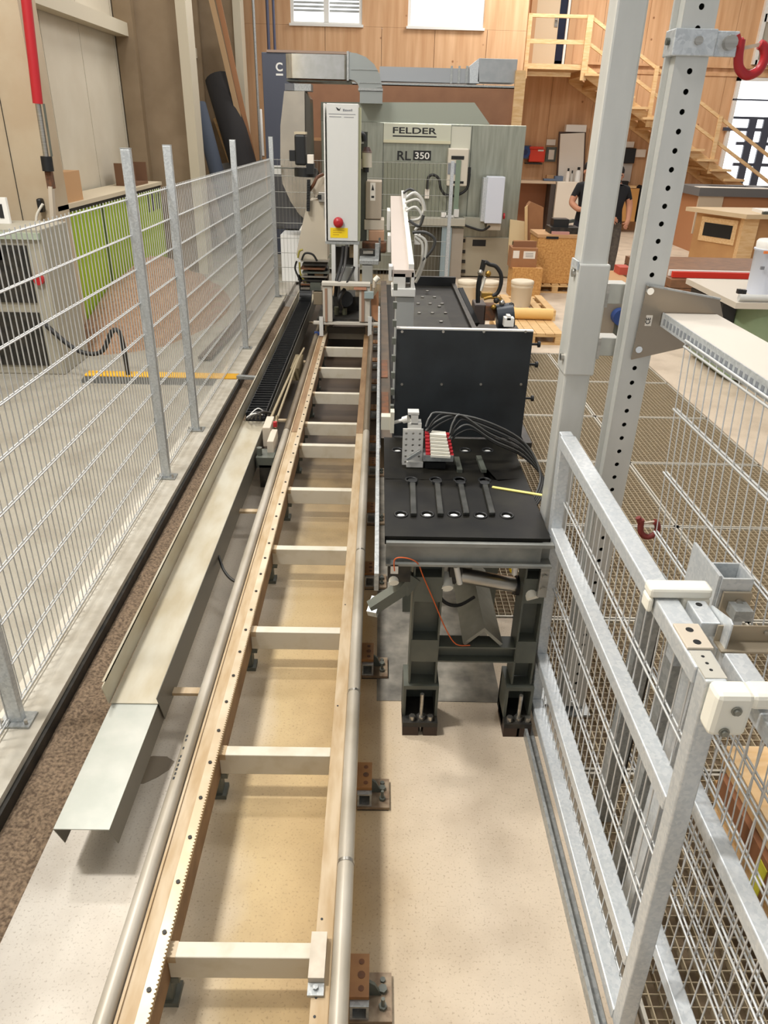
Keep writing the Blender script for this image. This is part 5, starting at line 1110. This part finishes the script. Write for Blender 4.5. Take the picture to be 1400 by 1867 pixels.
part(hu, 'brass_valve', MB().fbox(878, 534, 898, 544, yh2, .1), mat('brass', (170, 134, 66), .35, .8), bev=.006); part(hu, 'brass_pipe', MB().tube([at(px, py, yh2) for px, py in ((882, 545), (896, 542), (912, 546), (920, 560))], .02), mat('brass', (170, 134, 66), .35, .8))
for k, (px, py) in enumerate(((876, 497), (890, 499), (905, 548), (915, 552), (900, 560), (932, 557))): part(hu, 'fitting', MB().ball(at(px, py, yh2 - .03), .035, 8), (STEEL, mat('brass', (170, 134, 66), .35, .8), IRON)[k % 3])
part(hu, 'white_valve', MB().fbox(920, 580, 936, 596, 7.9, .1).fbox(925, 576, 931, 584, 7.9, .1), WHITE); part(hu, 'white_pipe', MB().tube([at(884, 505, yh2), at(880, 518, yh2), at(876, 530, yh2)], .018), PEW)
# chipboard crate group
yk = 12.7
oc = thing('chipboard_crate', 'orange chipboard crate on a pallet with a tool tray on top', 'crate', (2.95, yk, .146))
A = at(982, 433, yk); B = at(1046, 520, yk); B.z = .15
part(oc, 'front_panel', MB().box(A.x, B.x, yk, yk + .03, B.z, A.z), OSB); part(oc, 'side_panel', MB().box(A.x, A.x + .03, yk + .031, yk + .7, B.z, A.z), OSB); part(oc, 'side_panel', MB().box(B.x - .03, B.x, yk + .031, yk + .7, B.z, A.z), OSB)
part(oc, 'lid_board', MB().box(A.x - .02, B.x + .02, yk - .01, yk + .7, A.z, A.z + .05), CARDT); part(oc, 'handle_slot', MB().fbox(996, 431, 1018, 436, yk - .012, .01), BLACK)
ttz = A.z + .05
ty = thing('tool_tray', 'dark tray of tools standing on the chipboard crate', 'tray', (A.x + .35, yk + .3, ttz))
part(ty, 'tray', MB().box(A.x + .2, B.x, yk + .1, yk + .5, ttz, ttz + .1), IRON); part(ty, 'tool', MB().box(A.x + .25, A.x + .5, yk + .15, yk + .4, ttz + .1, ttz + .22), BLACK); part(ty, 'tool', MB().bar((A.x + .3, yk + .2, ttz + .14), (B.x - .05, yk + .4, ttz + .18), .05, .05), GUN); part(ty, 'pink_cloth', MB().box(A.x + .22, A.x + .5, yk + .02, yk + .1, ttz, ttz + .04), mat('pink_cloth', (190, 140, 130), .8))
yx = 12.3
bxx = thing('cardboard_box', 'brown cardboard box with two white labels left of the chipboard crate', 'box', (2.5, yx, .5))
a = at(934, 490, yx); part(bxx, 'front', MB().fbox(934, 452, 977, 490, yx, .35), CARD, bev=.005); part(bxx, 'top_flap', MB().fpoly([(937, 440), (979, 440), (977, 453), (934, 453)], yx + .1, .02), mat('card_dark', (136, 92, 62), .8)); part(bxx, 'back_rim', MB().fbox(936, 438, 974, 441, yx + .35, .02), CARDT)
for q in ((936, 457, 946, 471), (955, 458, 975, 472)): part(bxx, 'white_label', MB().fbox(*q, yx - .004, .004), PAPER, 'white label')
for y_ in (462, 465, 468): part(bxx, 'print_line', MB().fbox(958, y_ - .6, 972, y_ + .6, yx - .006, .003), INKG)
lo = thing('chipboard_bin', 'low chipboard bin in front of the crate below the cardboard box', 'bin', (2.4, 12.2, 0))
a, b = at(934, 490, 12.25), at(984, 530, 12.25); part(lo, 'front_panel', MB().box(a.x, b.x, 12.2, 12.23, 0, a.z), OSB); part(lo, 'side_panel', MB().box(a.x, a.x + .03, 12.231, 12.62, 0, a.z), OSB); part(lo, 'side_panel', MB().box(b.x - .03, b.x, 12.231, 12.62, 0, a.z), OSB); part(lo, 'lid', MB().box(a.x, b.x, 12.2, 12.62, a.z, a.z + .02), OSB)
single('flat_cartons', MB().fpoly([(962, 376), (968, 368), (991, 378), (985, 512), (960, 512)], 13.6, .2), CARD, 'flattened brown cartons standing behind the cardboard box', 'carton')
single('pine_board', MB().fpoly([(957, 378), (962, 374), (961, 512), (956, 512)], 13.55, .04), mat('board_yellow', (214, 180, 130), .6), 'narrow yellow pine board standing beside the flattened cartons', 'board')
single('pale_sheet', MB().fpoly([(930, 400), (956, 404), (956, 438), (934, 440), (928, 498), (926, 460)], 13.9, .03), mat('pale_cream_sheet', (226, 204, 160), .6), 'pale cream sheet leaning between the extractor and the cardboard box', 'sheet')

# things along the stair wall
yw = YC
sh_ = thing('wall_bench', 'brown wall bench with thin top under the stair landing', 'bench', (at(975, 331, yw - .6).x, yw - .3, 0))
a, b = at(936, 329, yw - .6), at(1013, 335, yw - .6)
part(sh_, 'top', MB().box(a.x, b.x, yw - .6, yw - .01, a.z - .06, a.z), mat('bench_top', (196, 172, 144), .5)); part(sh_, 'leg', MB().box(b.x - .12, b.x, yw - .6, yw - .05, 0, a.z - .06), mat('dark_leg', (70, 60, 54), .6)); part(sh_, 'back', MB().box(a.x, b.x - .12, yw - .06, yw - .01, 0, a.z - .06), mat('bench_back', (150, 98, 64), .6))
wz = a.z
single('white_board', MB().fpoly([(1022, 244), (1066, 242), (1062, 331), (1017, 331)], yw - .25, .06), PAPER, 'tall greyish white board standing on the bench in front of the board wall', 'board')
single('board_frame', MB().fpoly([(1019, 240), (1068, 240), (1065, 332), (1014, 332)], yw - .18, .04), mat('dark_brown_frame', (84, 62, 50), .6), 'dark brown frame behind the tall white board', 'frame')
single('white_cupboard', MB().box(at(1016, 335, yw - .7).x, at(1066, 335, yw - .7).x, yw - .7, yw - .05, 0, wz), mat('cupboard_white', (224, 212, 194), .5), 'white low cupboard under the tall white board', 'cupboard', bev=.01)
single('white_carton', MB().fbox(1033, 227, 1068, 241, yw - .3, .2), WHITE, 'white carton on top of the dark brown frame', 'carton')
rb = thing('red_wall_box', 'red box with a small white strip on the wall under the landing', 'box', (at(980, 283, yw - .2).x, yw - .2, 1.5)); part(rb, 'case', MB().fbox(966, 272, 992, 296, yw - .2, .19), mat('signal_red', (224, 62, 34), .5), bev=.02); part(rb, 'lid', MB().fbox(966, 267, 991, 272, yw - .18, .16), mat('signal_red', (224, 62, 34), .5)); part(rb, 'shelf', MB().fbox(959, 297, 989, 300, yw - .25, .24), IRON); part(rb, 'white_mark', MB().fbox(981, 273, 991, 276, yw - .205, .005), WHITE)
be = thing('blue_hose_reel', 'blue round reel on a dark plate beside the red box', 'reel', (at(955, 278, yw - .2).x, yw - .2, 1.5)); part(be, 'plate', MB().fbox(944, 265, 966, 290, yw - .16, .15), mat('reel_slate', (74, 88, 110), .5)); p = at(956, 277, yw - .2); part(be, 'drum', MB().cyl((p.x, yw - .3, p.z), (p.x, yw - .16, p.z), .14, 16), BLUEP); part(be, 'hub', MB().cyl((p.x, yw - .32, p.z), (p.x, yw - .3, p.z), .07, 12), mat('dark_blue', (24, 36, 80), .4))
nb = single('white_wall_box', MB().fbox(944, 238, 953, 266, yw - .1, .09), PAPER, 'small white box on the wall above the blue reel', 'box')
ph = thing('framed_panel', 'small dark framed panel with white label above it on the wall', 'panel', (at(1004, 280, yw).x, yw - .1, 1.4)); part(ph, 'frame', MB().fbox(997, 268, 1012, 295, yw - .08, .07), GUN); part(ph, 'picture', MB().fbox(1001, 273, 1009, 291, yw - .09, .01), PAPER); part(ph, 'label', MB().fbox(997, 254, 1012, 265, yw - .05, .04), PAPER)
for k, (px, p0, w_, m, l) in enumerate(((1036, 312, 3.4, PAPER, 'white spray bottle with dark cap on the bench'), (1043, 316, 2.6, mat('grey_can', (180, 176, 168), .4), 'grey can on the bench beside the spray bottle'), (1055, 310, 5, WHITE, 'larger white canister with dark cap on the bench'))):
    a = at(px, p0, yw - .45); r = w_ * .0155; bt = thing('bench_bottle', l, 'bottle', (a.x, yw - .45, wz), 'bottles on the bench'); part(bt, 'body', MB().lathe([(r, 0), (r, (a.z - wz) * .8), (r * .5, (a.z - wz))], (a.x, yw - .45, wz), 12), m); part(bt, 'cap', MB().cyl((a.x, yw - .45, a.z), (a.x, yw - .45, a.z + .07), r * .5, 8), BLACK)
single('tool_pile', MB().fbox(992, 326, 1016, 330, yw - .5, .2).fbox(1012, 321, 1026, 330, yw - .45, .2), mat('pile_blue', (96, 110, 130), .6), 'low pile of blue grey tools on the bench', 'tools')
single('carton_pad', MB().fbox(997, 319, 1012, 326, yw - .3, .15), CARDT, 'small tan carton on the bench below the framed panel', 'carton')
single('black_speaker', MB().fbox(1138, 270, 1156, 298, yw - .25, .2), BLACK, 'black box speaker on the board wall between the two tall posts', 'speaker', bev=.01)
single('paper_towel_box', MB().fbox(1156, 272, 1176, 287, yw - .2, .15), PAPER, 'white dispenser beside the black speaker', 'dispenser', bev=.01)
single('white_wall_box', MB().fbox(1140, 258, 1155, 269, yw - .15, .1), PAPER, 'small white carton on top of the black speaker', 'box')
single('grey_wall_sheet', MB().fbox(1130, 298, 1148, 332, yw - .1, .05), mat('sheet_pale_grey', (196, 190, 182), .6), 'pale grey sheet below the black speaker', 'sheet')
yc2 = thing('yellow_cabinet', 'orange yellow wooden cabinet below the black speaker', 'cabinet', (at(1145, 395, yw - .6).x, yw - .4, 0)); part(yc2, 'case', MB().fbox(1130, 343, 1156, 404, yw - .6, .5), mat('cabinet_yellow', (204, 150, 84), .6)); part(yc2, 'top', MB().fbox(1126, 338, 1160, 343, yw - .62, .55), PINE); part(yc2, 'phone', MB().fbox(1131, 330, 1145, 338, yw - .5, .2), BLACK)
single('dark_backpack', MB().fpoly([(1163, 345), (1171, 338), (1178, 345), (1180, 385), (1173, 406), (1163, 406)], yw - .5, .3), CLOTHB, 'dark bag standing behind the perforated post', 'bag')

# workbench island right
tz = at(1252, 378, 16.6).z; q = [(6.70, 16.6), (7.28, 15.5), (11.0, 15.9), (10.4, 17.0)]
wb = thing('workbench_island', 'pine workbench box with dark vent slot and pale slabs on top', 'workbench', (8.6, 16.3, 0))
part(wb, 'body', MB().prism(q, 'z', 0, tz - .08), mat('bench_body', (196, 150, 98), .6, 0, (178, 132, 84), 2)); q2 = [(6.5, 16.75), (7.15, 15.3), (11.2, 15.7), (10.5, 17.2)]; part(wb, 'top_slab', MB().prism(q2, 'z', tz - .08, tz), mat('bench_slab', (210, 186, 150), .5))
d = Vector((7.28 - 6.7, 15.5 - 16.6, 0)); nrm = Vector((-d.y, d.x, 0)).normalized() * -1
def lf(t, z, off=0): return Vector((6.7, 16.6, 0)) + d * t + Vector((0, 0, z)) + nrm * off
def quadbox(t0, t1, z0, z1, o0, o1):
    v = [lf(t0, z0, o0), lf(t1, z0, o0), lf(t1, z1, o0), lf(t0, z1, o0), lf(t0, z0, o1), lf(t1, z0, o1), lf(t1, z1, o1), lf(t0, z1, o1)]
    return MB().add(v, [(0, 1, 2, 3), (7, 6, 5, 4), (0, 4, 5, 1), (1, 5, 6, 2), (2, 6, 7, 3), (3, 7, 4, 0)])
part(wb, 'vent_frame', quadbox(.14, .86, tz * .42, tz * .86, 0, .03), PINE); part(wb, 'vent_slot', quadbox(.22, .78, tz * .52, tz * .76, .03, .04), BLACK)
part(wb, 'corner_post', MB().box(7.2, 7.5, 15.45, 15.6, 0, tz - .08), PINE)
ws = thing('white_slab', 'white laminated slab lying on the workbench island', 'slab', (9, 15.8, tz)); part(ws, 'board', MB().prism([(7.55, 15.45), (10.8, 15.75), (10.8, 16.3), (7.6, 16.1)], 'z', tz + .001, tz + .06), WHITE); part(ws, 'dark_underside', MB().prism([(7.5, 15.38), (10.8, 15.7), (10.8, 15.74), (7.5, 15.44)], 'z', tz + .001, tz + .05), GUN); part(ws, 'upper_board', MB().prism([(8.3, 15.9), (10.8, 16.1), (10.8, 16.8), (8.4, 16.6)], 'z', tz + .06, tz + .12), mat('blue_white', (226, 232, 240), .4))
t2 = thing('chipboard_table', 'reddish wooden table carrying the grey framed slab', 'table', (9, 18.4, 0)); z2 = at(1310, 358, 18).z; x2 = at(1278, 358, 18).x
part(t2, 'body', MB().box(x2, x2 + 3.5, 18, 19.2, 0, z2), mat('table_red_brown', (178, 124, 84), .6)); part(t2, 'plastic_wrap', MB().box(x2 - .06, x2 + .5, 17.95, 18.0, .4, z2), mat('wrap_cream', (206, 190, 166), .4))
gs = thing('grey_framed_slab', 'dark grey framed slab with an opening on the reddish table', 'slab', (9, 18.5, z2)); za = z2 + .002; zb = at(1310, 343, 17.9).z
o0 = x2 - .1
part(gs, 'frame', MB().box(o0, o0 + 3.6, 17.9, 18.25, za, zb).box(o0, o0 + 3.6, 18.95, 19.3, za, zb).box(o0, o0 + .5, 18.25, 18.95, za, zb).box(o0 + 1.5, o0 + 1.8, 18.25, 18.95, za, zb).box(o0 + 2.6, o0 + 3.6, 18.25, 18.95, za, zb), mat('slab_grey', (104, 104, 104), .6)); part(gs, 'light_top', MB().box(o0, o0 + 3.6, 17.9, 18.24, zb, zb + .01), PAPER)
# brown stack and coloured levels
bs2 = thing('brown_panel_stack', 'low stack of brown panels on the floor before the workbench island', 'panel stack', (5.4, 11.5, 0)); a = at(1200, 476, 12.6); 
for k in range(5): part(bs2, 'panel', MB().box(4.15, 7.2, 10.7, 12.9, .12 * k, .12 * k + .112), mat('panel_brown', (140, 100, 70), .5, 0, (120, 86, 62), 8))
zz2 = .6
for k, (m, l, yy) in enumerate(((WHITE, 'white long level lying on the brown panel stack', 10.95), (mat('level_red', (214, 52, 36), .5), 'red long level lying on the front of the brown panel stack', 10.82))):
    single('spirit_level', MB().box(4.2, 7.0, yy, yy + .06, zz2 + .001, zz2 + .08), m, l, 'level', 'levels on the stack')
for k in range(7): single('wood_block', MB().box(4.75 + .16 * k, 4.84 + .16 * k, 10.3, 10.62, .0, .38), PINE, ('leftmost', 'second from left', 'third from left', 'middle fourth', 'third from right', 'second from right', 'rightmost')[k] + ' small pine block in the row before the brown panel stack', 'block', 'row of pine blocks')
single('orange_beam', MB().box(5.9, 7.2, 10.3, 10.6, 0, .4), mat('beam_orange', (206, 156, 86), .6), 'orange timber beam lying right of the row of pine blocks', 'beam')
# green machine, bucket
gm = thing('green_machine', 'pale green machine with rounded side and white top bars at the right edge', 'machine', (4.4, 7.8, 0))
ygm = 7.7; zg = at(1350, 553, ygm).z; xg = at(1352, 600, ygm).x
pr = [(xg + .25 - .25 * math.sin(t), ygm + .25 - .25 * math.cos(t)) for t in [math.pi / 2 * k / 6 for k in range(7)]][::-1]
part(gm, 'body', MB().prism(pr[::-1] + [(xg, ygm + 1.2), (xg + 2, ygm + 1.2), (xg + 2, ygm)], 'z', .05, zg - .04, True), GREEN); part(gm, 'dark_recess', MB().box(xg - .16, xg - .01, ygm + .2, ygm + 1.1, zg - .42, zg - .05), BLACK); part(gm, 'top_plate', MB().box(xg - .16, xg + 2, ygm - .08, ygm + 1.3, zg - .04, zg + .02), mat('bar_cream', (206, 196, 180), .4)); part(gm, 'top_bar', MB().cyl((xg - .12, ygm - .02, zg + .06), (xg + 2, ygm - .02, zg + .06), .035, 10), CAB)
part(gm, 'clip', MB().fbox(1347, 528, 1352, 536, ygm + .1, .05).fbox(1356, 529, 1360, 537, ygm + .1, .05), BLACK)
bk = thing('white_plastic_bucket', 'white plastic bucket with pale blue body standing on the green machine', 'bucket', (4.55, 8.15, zg + .02)); p = at(1392, 530, 8.1); t_ = at(1392, 438, 8.1); r = .17; px_ = at(1372, 500, 8.1).x + r; hh_ = t_.z - zg - .02
part(bk, 'body', MB().lathe([(r * .92, 0), (r, hh_ * .8), (r * 1.06, hh_ * .81), (r * 1.06, hh_ * .84)], (px_, 8.15, zg + .021), 24), mat('bucket_blue_white', (206, 212, 226), .4)); part(bk, 'lid', MB().lathe([(r * .98, hh_ * .84), (r * 1.0, hh_ * .96), (r * .9, hh_)], (px_, 8.15, zg + .021), 24), WHITE)
part(bk, 'print_mark', MB().fbox(1388, 486, 1393, 492, 8.15 - r - .02, .02), INKG); part(bk, 'orange_mark', MB().fbox(1394, 458, 1402, 463, 8.15 - r - .02, .02), mat('orange_mark', (226, 130, 70), .5))
# odds between the posts
br_ = thing('blue_castor_unit', 'blue wheel and metal plate seen between the two tall posts', 'wheel', (2.9, 9.2, 0)); p = at(1131, 578, 9.2); part(br_, 'wheel', MB().cyl((p.x, 9.15, p.z), (p.x, 9.28, p.z), .1, 16), BLUEP); part(br_, 'plate', MB().box(p.x - .2, p.x + .25, 9.3, 9.34, 0, p.z + .2), mat('plate_grey_brown', (150, 140, 126), .5, .3)); part(br_, 'leg', MB().box(p.x - .03, p.x + .03, 9.28, 9.3, 0, p.z), GUN)
single('red_carton', MB().fbox(1132, 478, 1150, 492, 12.0, .3), mat('carton_red', (190, 84, 66), .7), 'small reddish carton behind the upper clamp between the tall posts', 'carton')
cs_ = thing('cream_table', 'cream table with scattered parts behind the clamps of the tall posts', 'table', (3.4, 11.6, 0)); p = at(1108, 505, 11.5); q = at(1152, 512, 11.5); part(cs_, 'top', MB().box(p.x, q.x, 11.2, 12.4, p.z - .25, q.z), CARDT); part(cs_, 'leg', MB().box(p.x + .02, p.x + .1, 11.3, 11.4, 0, p.z - .25), PINE); part(cs_, 'leg', MB().box(q.x - .1, q.x - .02, 11.3, 11.4, 0, p.z - .25), PINE)
bpy.data.objects['red_carton'].location.z = q.z + .001

# ================================================================ PERSON
def person(px, sc, lab, head, arms, trousers, sleeve):
    P = Vector((at(px, 440, 13.9).x, 13.9, 0)); sc *= 1.04
    t = thing('person', lab, 'person', P)
    hx = head
    V = [(0, 0, .95, .15), (0, 0, 1.13, .145), (0, 0, 1.34, .165), (hx * .3, 0, 1.47, .07), (hx * .7, -.04, 1.53, .058), (hx, -.05, 1.62, .09), (hx, -.04, 1.68, .085)]
    E = [(0, 1), (1, 2), (2, 3), (3, 4), (4, 5), (5, 6)]
    ends = []
    for chain in arms:
        prev = 2
        for q in chain: V.append(q); E.append((prev, len(V) - 1)); prev = len(V) - 1
        ends.append(prev)
    for sx in (-1, 1):
        prev = 0
        for q in ((.1 * sx, 0, .88, .11), (.12 * sx, -.02, .49, .075), (.13 * sx, .01, .1, .05), (.15 * sx, -.13, .04, .04)): V.append(q); E.append((prev, len(V) - 1)); prev = len(V) - 1
    for e, chain in zip(ends, arms):                      # five finger chains rooted in each palm
        a = Vector(chain[-1][:3]); d = (a - Vector(chain[-2][:3])).normalized(); side = d.cross(Vector((0, 1, .2))).normalized()
        for k in range(5):
            L = (.055, .075, .082, .076, .06)[k]; o = a + d * .015 + side * ((k - 2.5) * .017 if k else -.04)
            d1 = (d + side * ((k - 2.5) * .08 if k else -.8)).normalized(); n = len(V); b = o + d1 * L * .55; c = b + (d1 + Vector((0, .4, -.4))).normalized() * L * .5
            V.append((*b, .009)); V.append((*c, .007)); E.append((e, n)); E.append((n, n + 1))
    me = bpy.data.meshes.new('body'); me.from_pydata([Vector(v[:3]) * sc for v in V], E, []); o = bpy.data.objects.new('body', me); C.objects.link(o)
    s = o.modifiers.new('s', 'SKIN'); s.use_smooth_shade = True
    for i, v in enumerate(V): me.skin_vertices[0].data[i].radius = (v[3] * sc, v[3] * sc)
    me.skin_vertices[0].data[0].use_root = True
    o.modifiers.new('u', 'SUBSURF').levels = 2
    dg = bpy.context.evaluated_depsgraph_get(); m2 = bpy.data.meshes.new_from_object(o.evaluated_get(dg)); bpy.data.objects.remove(o)
    m2.materials.clear()
    for m in (SKIN, CLOTHB, trousers): m2.materials.append(m)
    for p in m2.polygons:
        c = p.center / sc; k = 2 if c.z < .93 and abs(c.x) < .25 and c.y > -.16 else 1
        if c.z > 1.49: k = 0
        for ch in arms:
            e = Vector(ch[sleeve][:3]); sh = Vector(ch[0][:3])
            if abs(c.x) > .19 and c.z < sh.z - .13: k = 0
        if c.y < -.15 and c.z > .85: k = 0
        if c.z < .08: k = 1
        p.material_index = k; p.use_smooth = True
    m2.name = 'body'; b = bpy.data.objects.new('body', m2); C.objects.link(b); b.parent = t
    H = P + Vector((hx, -.04, 0)) * sc
    part(t, 'hair', MB().ball(H + Vector((0, .015, 1.68 * sc)), .104, 14, (1, 1.08, .95)), HAIRM)
    for sx in (-.038, .038): part(t, 'eye', MB().ball(H + Vector((sx, -.095, 1.625 * sc)), .012, 8), INK)
    part(t, 'nose', MB().ball(H + Vector((0, -.108, 1.595 * sc)), .016, 8, (.8, 1, 1.4)), SKIN); part(t, 'mouth', MB().ball(H + Vector((0, -.095, 1.56 * sc)), .02, 8, (1.2, .5, .35)), mat('lips', (150, 84, 76), .6)); part(t, 'beard', MB().ball(H + Vector((0, -.055, 1.535 * sc)), .06, 10, (1, .7, .7)), HAIRM)
    for sx in (-1, 1): part(t, 'ear', MB().ball(H + Vector((sx * .09, 0, 1.61 * sc)), .025, 8, (.5, 1, 1.3)), SKIN)
RA = [(-.18, 0, 1.40, .075), (-.28, -.03, 1.17, .055), (-.2, -.21, 1.09, .043), (-.04, -.25, 1.11, .032)]
person(1063, 1.08, 'person with folded arms in black shirt and dark jeans left of the tall square post', -.06, [RA, [(.18, 0, 1.40, .075), (.27, -.03, 1.16, .055), (.15, -.22, 1.12, .043), (.0, -.27, 1.14, .032)]], mat('dark_jeans', (36, 38, 48), .9), 1)
person(1107, 1.05, 'person in black T-shirt and grey work trousers mostly hidden behind the tall square post', .0, [[(-.18, 0, 1.40, .075), (-.2, .02, 1.14, .055), (-.12, -.2, 1.0, .043), (-.05, -.27, 1.0, .032)], [(.19, 0, 1.41, .075), (.27, .0, 1.18, .056), (.24, -.14, .98, .043), (.2, -.22, .92, .032)]], CLOTHG, 1)
